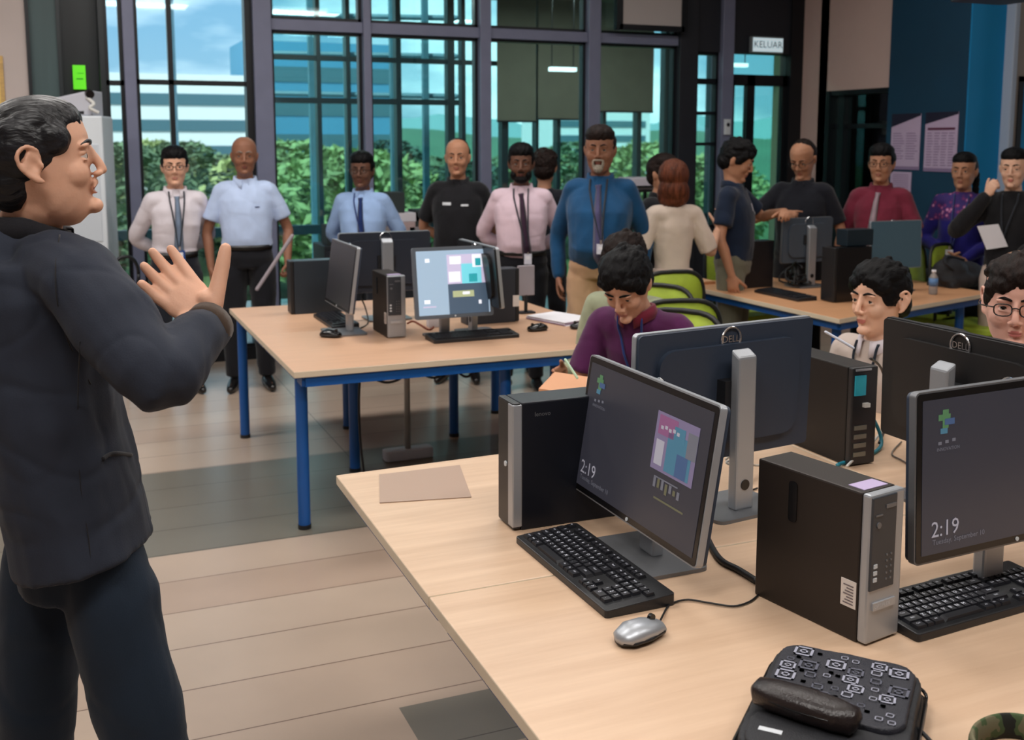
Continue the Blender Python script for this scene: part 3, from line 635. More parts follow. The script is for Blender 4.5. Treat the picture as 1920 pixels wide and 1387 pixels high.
# right-hand wall
def yX(px, X=RX): return atX(px, 300, X).y
def zX(px, py, X=RX): return atX(px, py, X).z
y0, y1 = yX(1660), GY; zh = zX(1600, 168)
bm = NB(); box(bm, RX, RX+.15, y0-.02, y1, zh, CEIL); box(bm, RX, RX+.15, yX(1548), y1, 0, zh); box(bm, RX, RX+.15, y0, yX(1548), 0, .5); tag(obj('wall_right', bm, pinkw), kind='structure')
bm = NB(); box(bm, RX-.02, RX+.1, yX(1554), yX(1547), 0, zh); box(bm, RX-.01, RX+.1, y0, yX(1547), zh-.04, zh); box(bm, RX+.01, RX+.1, yX(1576), yX(1566), 0, zh); box(bm, RX+.05, RX+.1, y0, yX(1547), zX(1600, 236)-.02, zX(1600, 236)+.02); tag(obj('trim_13', bm, dark), kind='structure')
bm = NB(); box(bm, RX+.06, RX+.07, y0, yX(1550), .4, zh); tag(obj('window_10', bm, gm), kind='structure')
bm = NB(); box(bm, RX-.0, RX+.3, yX(1548)+.02, yX(1530), 0, CEIL); 
tag(obj('trim_14', bm, mat('grey_post', sr(120, 112, 116), .6)), kind='structure')
bm = NB(); box(bm, RX+1.3, RX+1.4, 6.0, 10.6, 0, CEIL); tag(obj('wall_side_room', bm, mat('side_room_wall', sr(150, 156, 128), .8, var=.2, scale=1.5, stretch=(1, 3, .2))), kind='structure')
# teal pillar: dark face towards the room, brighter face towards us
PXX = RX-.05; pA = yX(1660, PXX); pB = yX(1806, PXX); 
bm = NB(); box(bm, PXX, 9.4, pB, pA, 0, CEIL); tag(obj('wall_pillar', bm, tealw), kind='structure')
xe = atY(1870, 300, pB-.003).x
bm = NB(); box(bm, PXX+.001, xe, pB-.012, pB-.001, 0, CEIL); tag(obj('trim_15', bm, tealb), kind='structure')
xw = atY(1890, 300, pB-.06).x
bm = NB(); box(bm, xe, xw, pB-.10, pB, 0, CEIL); tag(obj('trim_16', bm, mat('white_trim', sr(160, 172, 190), .6), bevel=.01), kind='structure')
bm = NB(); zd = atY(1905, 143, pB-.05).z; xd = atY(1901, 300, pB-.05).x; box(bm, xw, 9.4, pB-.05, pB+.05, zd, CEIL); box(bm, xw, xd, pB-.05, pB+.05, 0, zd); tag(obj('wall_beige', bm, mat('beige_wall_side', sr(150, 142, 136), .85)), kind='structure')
bm = NB(); box(bm, xd, xd+.05, pB-.06, pB+.02, 0, zd); box(bm, xd, xd+1, pB-.06, pB+.02, zd-.04, zd); tag(obj('trim_17', bm, dark), kind='structure')
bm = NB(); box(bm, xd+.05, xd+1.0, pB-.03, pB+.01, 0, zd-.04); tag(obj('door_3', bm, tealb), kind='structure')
bm = NB(); 
# posters on the pillar
poster = mat('poster_paper', sr(190, 168, 196), .6, var=.04); pdark = mat('poster_dark', sr(22, 16, 44), .6); pmar = mat('poster_maroon', sr(90, 30, 62), .6); pgrey = mat('poster_print', sr(140, 118, 152), .6)
def poster_at(pxa, pxb, pya, pyb, label, kind):
    ya, yb = yX(pxa, PXX), yX(pxb, PXX); z1 = zX((pxa+pxb)/2, pya, PXX); z0 = zX((pxa+pxb)/2, pyb, PXX); w_ = ya-yb; h_ = z1-z0
    r = empty('poster', (PXX-.004, (ya+yb)/2, z0), -PI/2, label, 'poster')
    bm = NB(); box(bm, -w_/2, w_/2, -.002, .002, 0, h_); obj('sheet', bm, poster, r)
    bm = NB()
    if kind < 2:
        quad(bm, [(-w_/2, -.003, h_), (w_/2, -.003, h_), (w_/2, -.003, h_*.96), (-w_/2, -.003, h_*(.76 if kind == 0 else .80))]); 
        if kind: box(bm, -w_*.42, w_*.42, -.0035, -.002, h_*.70, h_*.74, 1)
        for i in range(11 if kind == 0 else 13):
            zz_ = h_*(.64-.045*i)
            for a_, c_ in (((-.43, -.03), (.03, .43)) if kind == 0 else ((-.43, -.24), (-.2, -.02), (.02, .2), (.24, .43))):
                e_ = random.Random(i*7+int(a_*100)).uniform(.7, 1); box(bm, w_*a_, w_*(a_+(c_-a_)*e_), -.003, -.002, zz_, zz_+h_*.016, 2)
        box(bm, -w_/2, w_/2, -.003, -.002, 0, h_*.06, 2)
    else:
        for i in range(9): box(bm, -w_*.38, w_*.38, -.003, -.002, h_*(.85-.09*i), h_*(.88-.09*i), 2)
    obj('print', bm, [pdark, pmar, pgrey], r)
poster_at(1670, 1724, 213, 318, 'left of two tall lilac posters with dark slanted header on teal pillar', 0)
poster_at(1733, 1794, 210, 322, 'right of two tall lilac posters, with a maroon bar under its header', 1)
poster_at(1672, 1711, 322, 364, 'small pink printed sheet below the left poster on teal pillar', 2)
# yellow framed board far left
yb_ = empty('picture_frame', (wx(5), GY-.02, zz(5, 165)), 0, 'wooden framed notice hanging on the wall at the far left edge', 'picture frame')
bm = NB(); hw = wx(17)-wx(5); hh = zz(5, 105)-zz(5, 165); box(bm, -hw*2, hw, 0, .03, -hh, hh); obj('frame', bm, mat('ochre_wood', sr(196, 160, 96), .5, var=.2, stretch=(1, 1, 6)), yb_, bevel=.004)
bm = NB(); box(bm, -hw*2, hw*.35, -.003, .01, -hh*.9, hh*.9); obj('sheet', bm, mat('yellow_sheet', sr(222, 190, 110), .6, var=.1), yb_)
# green exit light in the recess
gs = empty('exit_light', (wx(158), GY+.2, zz(158, 142)), 0, 'bright green illuminated exit light in dark recess at left', 'sign')
bm = NB(); hw = wx(170)-wx(158); hh = zz(158, 119)-zz(158, 142); box(bm, -hw, hw, 0, .04, -hh, hh); obj('housing', bm, mat('green_lit', sr(92, 214, 24), .4, emit=.9), gs)
bm = NB(); box(bm, -hw*.5, hw*.6, -.004, 0, -hh*.2, -hh*.08); box(bm, -hw*.3, hw*.7, -.004, 0, hh*.3, hh*.36); obj('symbol', bm, mat('green_dim', sr(60, 170, 20), .4, emit=.3), gs)
# ceiling-mounted dark projector at upper right
pj = empty('ceiling_projector', (0, 0, 0), 0, 'dark ceiling-hung projector peeking in at the upper right corner', 'projector')
pc = atd(1872, -8, 5.2); pj.location = pc
bm = NB(); rbox(bm, .36, .28, .12, .04, -.02); obj('body', bm, dark, pj, autosm=True); bm = NB(); cyl(bm, (0, 0, .08), (0, 0, CEIL-pc.z), .02); obj('pole', bm, dark, pj)
bm = NB(); cyl(bm, (-.1, -.15, .04), (-.1, -.12, .04), .035); obj('lens', bm, MATS['black_gloss'], pj)

# ------------------------------------------------------------------ beyond the glass
OY = 11.4
grass = mat('grass_ground', sr(70, 96, 50), .9, var=.3, scale=2)
bm = NB(); box(bm, -60, 80, GY+.2, OY+.3, -.1, -.02); tag(obj('floor_corridor', bm, mat('corridor_floor', sr(88, 96, 96), .4, var=.1)), kind='structure')
bm = NB(); box(bm, -160, 220, OY+.3, 320, -4.1, -4.0); tag(obj('ground', bm, grass), kind='structure')
# corridor ceiling over the right two thirds, dark soffit with pipes
bm = NB(); box(bm, wx(500), 14, GY+.2, OY+.2, 3.30, 3.4); tag(obj('ceiling_corridor', bm, mat('soffit', sr(104, 104, 82), .8, var=.2)), kind='structure')
bm = NB(); box(bm, 8.6, 8.7, GY+.2, OY+.2, -.02, 3.4); tag(obj('wall_corridor', bm, mat('corridor_wall', sr(112, 122, 104), .8, var=.1)), kind='structure')
ox = lambda px: atY(px, 300, OY).x
oz = lambda px, py: atY(px, py, OY).z
ofr = mat('outer_frame', sr(18, 44, 52), .4); steel = mat('teal_steel', sr(92, 128, 146), .5, var=.1)
oposts = [(206, 10), (600, 8), (655, 8), (748, 10), (845, 14), (868, 8), (945, 14), (1005, 6), (1045, 8), (1130, 8), (1195, 10), (1245, 10), (1330, 8), (1500, 10)]
r = empty('window_30', (0, 0, 0)); r['kind'] = 'structure'
for px_, w_ in oposts:
    bm = NB(); t_ = w_/2000*11.5/2; x_ = ox(px_); box(bm, x_-t_, x_+t_, OY-.04, OY+.08, -.5, 4.6); q = obj('post', bm, ofr, r)
for py_, a, c, t_ in ((118, 514, 1100, .05), (193, 514, 860, .06), (60, 514, 900, .08), (420, 206, 1500, .10)):
    bm = NB(); z_ = oz(900, py_); box(bm, ox(a), ox(c), OY-.03, OY+.05, z_-t_/2, z_+t_/2); obj('rail', bm, ofr, r)
bm = NB(); box(bm, ox(514), ox(1510), OY, OY+.008, -.5, 4.6); obj('pane', bm, gm2, r)
# brown-grey roller blinds on the outer glass
bl = mat('blind_fabric', sr(108, 104, 92), .9, var=.06)
for a, c, py_ in ((932, 1004, 226), (1008, 1090, 222), (1120, 1222, 208)):
    bm = NB(); x0_, x1_ = atY(a, 300, OY-.1).x, atY(c, 300, OY-.1).x; zb = atY((a+c)/2, py_, OY-.1).z; box(bm, x0_, x1_, OY-.11, OY-.10, zb, 3.3); box(bm, x0_, x1_, OY-.12, OY-.09, zb-.02, zb, 1)
    tag(obj('roller_blind', bm, [bl, dark]), {932: 'half lowered grey-brown roller blind, left of two between the middle posts', 1008: 'half lowered grey-brown roller blind, right of two between the middle posts', 1120: 'lowest hanging grey-brown roller blind, beside the dark door bay'}[a], 'blind')
# hanging tube light in the corridor, seen through the pane
for px_, py_, l in ((1055, 130, 'bright corridor tube light seen through the glass above the pink shirt'), (1380, 122, 'corridor tube light seen through the glass above the door')):
    p_ = atY(px_, py_, 9.9 if px_ < 1200 else 10.4); tl_ = empty('tube_light', p_, 0, l, 'light'); bm = NB(); box(bm, -.14, .14, -.04, .04, -.02, .02); obj('tube', bm, mat('tube_glow', (.8, .95, .95), .5, emit=2.2), tl_)
    for x_ in (-.12, .12): bm = NB(); cyl(bm, (x_, 0, .018), (x_, 0, 3.31-p_.z), .006, seg=8); obj('hanger_rod', bm, dark, tl_)
# distant blocks, hills, trees
bw = mat('far_white', sr(232, 238, 240), .8); bbl = mat('far_blue', sr(88, 150, 186), .8, var=.06)
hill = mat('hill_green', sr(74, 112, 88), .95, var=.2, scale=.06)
def hillmesh(nm, x0, x1, Y, base, amp, seed, m_, dep=30):
    bm = NB(); N = 60; rows = []
    for j in range(6):
        f_ = j/5; row = []
        for i in range(N+1):
            x_ = x0+(x1-x0)*i/N; h_ = base+amp*noise.noise(Vector((x_*.02+seed, f_, 0)))+amp*.4*noise.noise(Vector((x_*.07+seed, 3, f_)))
            row.append(bm.verts.new((x_, Y+dep*f_, -4+(h_+3.5)*math.sin(f_*PI/2))))
        rows.append(row)
    for j in range(5):
        for i in range(N): bm.faces.new((rows[j][i], rows[j][i+1], rows[j+1][i+1], rows[j+1][i]))
    tag(obj(nm, bm, m_, smooth=True), kind='structure')
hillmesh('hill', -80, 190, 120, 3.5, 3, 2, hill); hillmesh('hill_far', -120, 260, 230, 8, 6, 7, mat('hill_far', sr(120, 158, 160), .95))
leafm = [mat('leaf_a', sr(92, 116, 84), .8, var=.4, scale=2), mat('leaf_b', sr(146, 160, 104), .8, var=.4, scale=2), mat('leaf_c', sr(62, 88, 76), .8, var=.4, scale=2)]
barkm = mat('bark', sr(84, 70, 54), .9, var=.2)
def crown_mesh(seed, R, H):
    r = random.Random(seed); bm = NB()
    for i in range(3200):
        a = r.uniform(0, 2*PI); u = r.random()**.4; t = r.random(); z = H*(.15+.85*t); rr = R*u*math.sqrt(max(.05, 1-(2*t-.9)**2*.8)); c = Vector((rr*math.cos(a), rr*math.sin(a), z))
        d1 = Vector((r.uniform(-1, 1), r.uniform(-1, 1), r.uniform(-.6, .6))).normalized(); d2 = d1.cross(Vector((r.uniform(-1, 1), r.uniform(-1, 1), 1))).normalized(); s_ = R*r.uniform(.04, .09)
        bm.faces.new([bm.verts.new(c+d1*s_), bm.verts.new(c+d2*s_*.5), bm.verts.new(c-d1*s_), bm.verts.new(c-d2*s_*.5)])
    me = bpy.data.meshes.new('crown'); bm.to_mesh(me); bm.free(); return me
crowns = [crown_mesh(1, 1.5, 3.1), crown_mesh(2, 1.8, 2.6), crown_mesh(3, 1.2, 3.6)]
for m_, k_ in zip(crowns, leafm): m_.materials.append(k_)
TREES = [(225, 17, 0, 1.0), (285, 24, 1, 1.05), (345, 22, 0, 1.0), (420, 26, 0, 1.25), (470, 19, 2, .95), (545, 19, 1, 1.0), (590, 18, 1, .95), (640, 20, 0, 1.05), (672, 17, 1, .8), (735, 22, 2, 1.15), (790, 24, 0, 1.2), (840, 21, 0, 1.1), (880, 18, 2, .85), (960, 26, 0, 1.0), (1030, 28, 1, 1.1), (1075, 25, 0, 1.0), (1160, 30, 0, 1.1), (1215, 24, 1, .9), (1320, 24, 1, 1.0), (1600, 22, 0, 1.0)]
KN = ['mid green leafy tree', 'yellow-green leafy tree', 'dark green narrow tree']
def tree_label(px, k):
    bay = [(240, 'in the narrow left pane'), (330, 'left in the pane behind the white shirt'), (400, 'mid pane behind the white shirt'), (450, 'behind the two leftmost visitors'), (500, 'just behind the bald head'), (565, 'right of the bald head, beyond the glass'), (610, 'midway between bald head and next post'), (655, 'left of the navy tie'), (690, 'just left of the second grey post'), (760, 'right of the second grey post'), (810, 'left of the black polo'), (860, 'behind the black polo'), (900, 'just left of the third grey post'), (990, 'behind the pink shirt'), (1050, 'left of the stout visitor'), (1100, 'just left of the fourth grey post'), (1180, 'right of the stout visitor'), (1250, 'above the reddish-brown hair'), (1400, 'in the slim pane left of the door'), (1700, 'in the side window')]
    return KN[k] + ' seen ' + next(t for x, t in bay if px < x)
for px_, dd, k_, s_ in TREES:
    dd = dd*2.1; p_ = atd(px_, 400, dd); r_ = empty('tree', (p_.x, p_.y, -4), px_*.37, tree_label(px_, k_), 'tree', 'trees outside the glass'); hh_ = (3.1, 2.6, 3.6)[k_]+.15; r_.scale = (1.5+.4*s_, 1.5+.4*s_, (5.0+1.3*((px_*7)%10)/10*s_)/hh_)
    link('crown', crowns[k_], [leafm[k_]], r_).location = (0, 0, .15); bm = NB(); cyl(bm, (0, 0, 0), (0, 0, 1.4), .09, .05, 8); obj('trunk', bm, barkm, r_)
# white and blue distant blocks
def block(px, d, w_, z0, h_, m_, label, fl_=3):
    p_ = atd(px, 300, d); r_ = empty('building', (p_.x, p_.y, 0), 0, label, 'building', None); bm = NB(); box(bm, -w_/2, w_/2, 0, 6, -4, h_); obj('walls', bm, m_, r_)
    bm = NB()
    for i in range(fl_): box(bm, -w_*.45, w_*.45, -.05, .02, h_*(.15+.8*i/fl_), h_*(.15+.8*i/fl_)+h_*.12)
    obj('window_band', bm, mat('far_window', sr(70, 110, 124), .3), r_)
block(330, 60, 9, 0, 5.4, bw, 'white distant block with window bands seen behind the leftmost pane')
block(702, 58, 2.6, 0, .9, bw, 'low white distant building between the trees behind the navy tie', 1)
block(610, 70, 10, 0, 8, bbl, 'blue-grey distant block seen right of the first wide post')
block(1130, 80, 8, 0, 4.0, bw, 'small pale distant block seen behind the stout visitor')
# outdoor walkway canopy frames: steel portal left of centre
pc_ = empty('canopy_frame', (0, 0, 0), 0, 'teal steel canopy frame standing outside behind the glass', 'frame')
for px_ in (335, 590, 655, 740, 800):
    p_ = atd(px_, 400, 13.5); bm = NB(); box(bm, p_.x-.035, p_.x+.035, p_.y-.04, p_.y+.04, -.5, 5.2); obj('post', bm, steel, pc_)
for py_ in (28, 100, 175):
    a = atd(514, py_, 13.6); c = atd(855, py_+6, 13.6); bm = NB(); limb(bm, [a, c], [.035, .035], 8); obj('rail', bm, steel, pc_)
# ------------------------------------------------------------------ furniture and equipment
wood = bpy.data.materials.new('desk_wood'); wood.use_nodes = True; n = wood.node_tree; b = n.nodes['Principled BSDF']
tc = n.nodes.new('ShaderNodeTexCoord'); mp = n.nodes.new('ShaderNodeMapping'); mp.inputs['Scale'].default_value = (.7, 9, 1); n.links.new(tc.outputs['Object'], mp.inputs[0])
t1 = n.nodes.new('ShaderNodeTexNoise'); t1.inputs['Scale'].default_value = 3.2; t1.inputs['Detail'].default_value = 7; t1.inputs['Roughness'].default_value = .6; n.links.new(mp.outputs[0], t1.inputs[0])
r1 = n.nodes.new('ShaderNodeValToRGB'); r1.color_ramp.elements[0].position = .3; r1.color_ramp.elements[1].position = .75; r1.color_ramp.elements[0].color = (*sr(196, 164, 136), 1); r1.color_ramp.elements[1].color = (*sr(214, 184, 156), 1)
n.links.new(t1.outputs[0], r1.inputs[0]); n.links.new(r1.outputs[0], b.inputs[0]); b.inputs['Roughness'].default_value = .38; MATS['wood'] = wood
edge = mat('desk_edge', sr(216, 200, 176), .45, var=.04); bluem = mat('blue_steel', sr(16, 84, 158), .38, var=.05); wood_lit_tone = mat('desk_wood_tan', sr(204, 164, 134), .4, var=.05, scale=4, stretch=(.7, 9, 1)); woodo = mat('desk_wood_orange', sr(212, 158, 116), .4, var=.06, scale=4, stretch=(.7, 9, 1))  # wood of the table behind the hand: same laminate, warmer light put into colour
plb = mat('plastic_black', sr(26, 27, 30), .42, bump=.05, bscale=400); plg = mat('plastic_graphite', sr(50, 54, 60), .45); met = mat('case_metal', sr(44, 38, 35), .45, metal=.35, var=.06); metb = mat('case_navy', sr(18, 22, 32), .4, metal=.3, var=.06)
silv = mat('silver', sr(168, 172, 178), .38, metal=.55); silvd = mat('silver_dark', sr(118, 120, 124), .4, metal=.5); mgrey = mat('monitor_back', sr(44, 54, 70), .5, var=.05); gloss = MATS['black_gloss']; cab = mat('cable_black', sr(20, 20, 22), .5); cabw = mat('cable_white', sr(200, 200, 196), .5); cabt = mat('cable_teal', sr(30, 120, 140), .5); cabb = mat('cable_brown', sr(130, 60, 36), .5); cabg = mat('cable_grey', sr(110, 100, 92), .5)
stick = mat('sticker_lilac', sr(176, 160, 196), .5); stickw = mat('sticker_white', sr(214, 206, 200), .6); ink = mat('sticker_ink', sr(110, 100, 104), .7)

def desk(label, poly, legs, z=.74, th=.028, group='laminate desks', legr=.027, legm=None, topm=None, edges=None):
    cx = sum(p[0] for p in poly)/len(poly); cy = sum(p[1] for p in poly)/len(poly); r = empty('desk', (cx, cy, 0), 0, label, 'desk', group)
    bm = NB(); lo = [bm.verts.new((x-cx, y-cy, z-th)) for x, y in poly]; hi = [bm.verts.new((x-cx, y-cy, z)) for x, y in poly]; n_ = len(poly)
    bm.faces.new(hi); bm.faces.new(lo[::-1])
    for i in range(n_): bm.faces.new((lo[i], lo[(i+1) % n_], hi[(i+1) % n_], hi[i])).material_index = 1
    obj('desktop', bm, [topm or wood, edge], r, bevel=.003)
    ins = [(x+(cx-x)*.06, y+(cy-y)*.06) for x, y in poly]
    bm = NB()
    for i in range(n_):
        a, c = Vector((ins[i][0]-cx, ins[i][1]-cy, z-th-.022)), Vector((ins[(i+1) % n_][0]-cx, ins[(i+1) % n_][1]-cy, z-th-.022)); d_ = (c-a).normalized(); s_ = Vector((-d_.y, d_.x, 0))*.014
        vs = [bm.verts.new(p) for p in (a-s_-Z3*.022, a+s_-Z3*.022, a+s_+Z3*.0218, a-s_+Z3*.0218, c-s_-Z3*.022, c+s_-Z3*.022, c+s_+Z3*.0218, c-s_+Z3*.0218)]
        for f in ((0, 1, 2, 3), (4, 5, 6, 7), (0, 1, 5, 4), (1, 2, 6, 5), (2, 3, 7, 6), (3, 0, 4, 7)): bm.faces.new([vs[q] for q in f])
    obj('apron', bm, bluem, r)
    for x, y in legs:
        bm = NB(); cyl(bm, (x-cx, y-cy, .015), (x-cx, y-cy, z-th-.003), legr, seg=24); cyl(bm, (x-cx, y-cy, 0), (x-cx, y-cy, .02), legr*1.08, seg=24, mi=1); obj('leg', bm, [bluem, plb], r, autosm=True)
    return r
Z3 = Vector((0, 0, 1))
DZ = .74
desk('wooden desk with blue legs behind the open hand, pale front edge', [(.857, 4.40), (2.56, 4.39), (2.56, 5.32), (.857, 5.33)], [(.915, 4.55), (1.87, 4.53), (2.44, 5.2), (1.33, 5.27)], topm=wood_lit_tone)
desk('wooden desk with blue legs, its far side in front of the visitors', [(.857, 5.334), (2.56, 5.324), (2.53, 6.27), (.857, 6.27)], [(.905, 6.14), (2.03, 5.70), (2.45, 6.1), (1.5, 6.1)], topm=wood_lit_tone)
seam = 2.10
desk('nearest wooden desk with the patterned pouch and two computers on it', [(.66, .95), (seam, .95), (seam, 2.06), (.675, 2.06)], [(1.3, 1.2), (1.3, 1.9), (2.0, 1.2), (2.0, 1.9)])
desk('wooden desk carrying the back-turned monitor with silver column', [(.675, 2.064), (seam, 2.064), (seam, 3.0), (.69, 2.96)], [(1.3, 2.85), (2.0, 2.85), (1.3, 2.3), (2.0, 2.3)])
desk('wooden desk at the right edge under the tilted keyboard and time-display screen', [(seam+.006, .95), (3.6, .95), (3.6, 2.06), (seam+.006, 2.06)], [(2.25, 1.1), (3.5, 1.1), (3.5, 1.95), (2.25, 1.95)])
desk('wooden desk between the two seated students, cables across it', [(seam+.006, 2.064), (3.6, 2.064), (3.6, 3.05), (seam+.006, 3.0)], [(2.25, 2.9), (3.5, 2.9), (3.5, 2.3), (2.25, 2.3)])
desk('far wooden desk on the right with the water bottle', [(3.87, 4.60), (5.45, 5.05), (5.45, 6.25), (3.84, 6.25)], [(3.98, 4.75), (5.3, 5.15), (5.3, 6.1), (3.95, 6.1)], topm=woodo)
# tan mat on the near desk
c4 = [at(px, py, DZ+.001) for px, py in ((711, 890), (862, 872), (884, 932), (712, 943))]
bm = NB(); up = [bm.verts.new(p+Z3*.0012) for p in c4]; dn = [bm.verts.new(p) for p in c4]; bm.faces.new(up); bm.faces.new(dn[::-1])
for i in range(4): bm.faces.new((dn[i], dn[(i+1) % 4], up[(i+1) % 4], up[i]))
tag(obj('desk_mat', bm, mat('mat_tan', sr(168, 140, 122), .4)), 'flat brown translucent sheet lying on the far left desk corner', 'sheet')
c4 = [at(px, py, DZ+.0005) for px, py in ((864, 872), (870, 872), (890, 932), (884, 933))]

# --- monitors
scr_dark = bpy.data.materials.new('screen_dark'); scr_dark.use_nodes = True; b = scr_dark.node_tree.nodes['Principled BSDF']; b.inputs['Base Color'].default_value = (.02, .02, .022, 1); b.inputs['Roughness'].default_value = .28
b.inputs['Emission Color'].default_value = (*sr(46, 46, 56), 1); b.inputs['Emission Strength'].default_value = .75; MATS['scr_dark'] = scr_dark
scr_off = mat('screen_off', sr(18, 20, 24), .2); scr_pale = mat('screen_pale', sr(138, 160, 180), .3, emit=1.0); scr_teal = mat('screen_tealgrey', sr(56, 76, 86), .25, emit=.3)
def em(nm, c, s=.7): return mat('em_'+nm, c, .4, emit=s)
E_ = dict(lilac=em('lilac', sr(112, 104, 134), .4), pink=em('pink', sr(130, 84, 122), .35), cyan=em('cyan', sr(66, 112, 136), .4), blue=em('blue', sr(62, 86, 124), .38), white=em('white', sr(150, 150, 162), .5), grey=em('grey', sr(96, 98, 108), .5), green=em('green', sr(74, 116, 80), .4), olive=em('olive', sr(92, 92, 72), .4),
          wht=em('wht', sr(220, 224, 235), .9), lil2=em('lil2', sr(190, 184, 212), .7), cy2=em('cy2', sr(110, 200, 215), .8), te2=em('te2', sr(40, 150, 160), .8), dk=em('dk', sr(70, 88, 108), .6), yl=em('yl', sr(170, 180, 140), .6))
def monitor(label, base, rz, w_=.55, h_=.34, zb=.10, tilt=.08, col=None, content=None, scr=None, bezel=None, backm=None, gap=.05, col_top=.78, col_w=.062, emblem=True, frame=None, basem=None, group='desktop monitors', basew=.24, based=.19, dot=True):
    """base: point on the desk under the column; faces local -Y"""
    r = empty('monitor', base, rz, label, 'monitor', group); P = Matrix.Translation((0, -gap, zb)) @ Matrix.Rotation(-tilt, 4, 'X')
    col = col or silv; fr = frame or silv; bz_ = bezel or gloss
    V = P @ Matrix.Rotation(PI/2, 4, 'X')      # rbox z -> -y
    def slab(nm, ww, hh, y0, y1, rr, m_, **k):
        bm = NB(); rbox(bm, ww, hh, y1-y0, rr, y0, 5, M=P @ Matrix.Translation((0, 0, h_/2)) @ Matrix.Rotation(-PI/2, 4, 'X') @ Matrix.Scale(1, 4)); return obj(nm, bm, m_, r, **k)
    slab('edge_frame', w_, h_, -.004, .012, .012, fr, autosm=True)
    slab('bezel', w_-.008, h_-.008, -.0055, -.003, .008, bz_, autosm=True)
    bz = .018
    slab('screen', w_-2*bz, h_-2*bz, -.0065, -.0045, .002, scr or scr_off)
    slab('back_cover', w_-.006, h_-.006, .011, .022, .012, backm or mgrey, autosm=True)
    slab('back_bulge', w_*.80, h_*.74, .02, .036, .05, backm or mgrey, autosm=True)
    if emblem:
        bm = NB(); zz_ = h_*.90; pts = [P @ Vector((.032*math.cos(a), .0245+.001, zz_+.032*math.sin(a))) for a in [2*PI*i/28 for i in range(29)]]; tube(bm, pts, .0032, 6, curve=False)
        text(bm, 'DELL', .026, P @ Matrix.Translation((0, .025, zz_)) @ Matrix.Rotation(PI, 4, 'Z') @ FACE); obj('round_emblem', bm, MATS['chrome'], r)
    ct_ = zb + h_*col_top; bm = NB()
    y0, y1 = -.004, .028
    vs = box(bm, -col_w/2, col_w/2, y0, y1, .008, ct_); vs[4].co.z += .018; vs[5].co.z += .018
    obj('stand_column', bm, col, r, bevel=.006)
    bm = NB(); box(bm, -.05, .05, -gap+.03, .0, zb+h_*.42, zb+h_*.62); obj('bracket', bm, plb, r)
    bm = NB(); cyl(bm, (0, y1-.002, .075), (0, y1+.002, .075), .014, seg=20); obj('cable_hole', bm, gloss, r)
    bm = NB(); rbox(bm, basew, based, .009, .02); 
    obj('base_plate', bm, basem or silvd, r, autosm=True).location = (0, -.02, 0)
    if dot:
        bm = NB(); cyl(bm, P @ Vector((0, -.0055, .010)), P @ Vector((0, -.0075, .010)), .0045, seg=14); obj('logo_dot', bm, MATS['mark_white'], r)
    if content: content(r, P, w_-2*bz, h_-2*bz, bz)
    return r
def scr_quad(bm, P, W, H, bz, u0, u1, v0, v1, mi, lift=0.0):
    f = lambda u, v: P @ Vector((-W/2+W*u, -.0075-lift, bz+H*v)); quad(bm, [f(u0, v0), f(u1, v0), f(u1, v1), f(u0, v1)], mi)
def lock_screen(clock=True):
    def f(r, P, W, H, bz):
        L_ = [E_[q] for q in ('lilac', 'pink', 'cyan', 'blue', 'white', 'grey', 'green', 'olive')]; bm = NB(); q = lambda *a, **k: scr_quad(bm, P, W, H, bz, *a, **k); rr = random.Random(5)
        # poster picture on the wallpaper
        q(.62, .93, .44, .86, 0); q(.64, .78, .70, .84, 1, lift=.0003); q(.72, .90, .46, .74, 2, lift=.0003); q(.80, .88, .46, .62, 3, lift=.0006); q(.64, .70, .48, .66, 4, lift=.0003); q(.76, .84, .66, .80, 2, lift=.0006); q(.86, .93, .62, .80, 5, lift=.0006)
        for i in range(5): q(.66+.03*i, .68+.03*i, .74+.01*(i % 2), .765+.01*(i % 2), 4, lift=.0009)
        for i in range(7): a = .66+.03*i; q(a, a+.018, .30+.03*rr.random(), .36+.04*rr.random(), 7 if i % 2 else 5)
        q(.68, .90, .24, .255, 7); q(.66, .84, .39, .40, 5); obj('wallpaper_picture', bm, L_, r)
        T = lambda s, sz, u, v, m_, nm: (lambda b: (text(b, s, sz, P @ Matrix.Translation((-W/2+W*u, -.008, bz+H*v)) @ FACE), obj(nm, b, m_, r)))(NB())
        bm = NB(); q(.075, .135, .86, .90, 6); q(.095, .125, .81, .93, 6, lift=.0003); q(.105, .155, .83, .87, 3, lift=.0006); q(.085, .12, .775, .81, 2, lift=.0003); obj('screen_logo', bm, L_, r)
        bm = NB()
        for i in range(3): q(.075+.035*i, .092+.035*i, .705+.006*i, .725+.006*i, 5)
        obj('screen_icons', bm, L_, r); T('INNOVATION', .010, .125, .675, E_['grey'], 'screen_caption'); T('REGISTER HERE', .010, .46, .88, E_['grey'], 'screen_heading') if False else None
        if clock: T('2:19', .046, .115, .155, E_['white'], 'clock_digits'); T('Tuesday, September 10', .0155, .185, .075, E_['grey'], 'date_line')
    return f
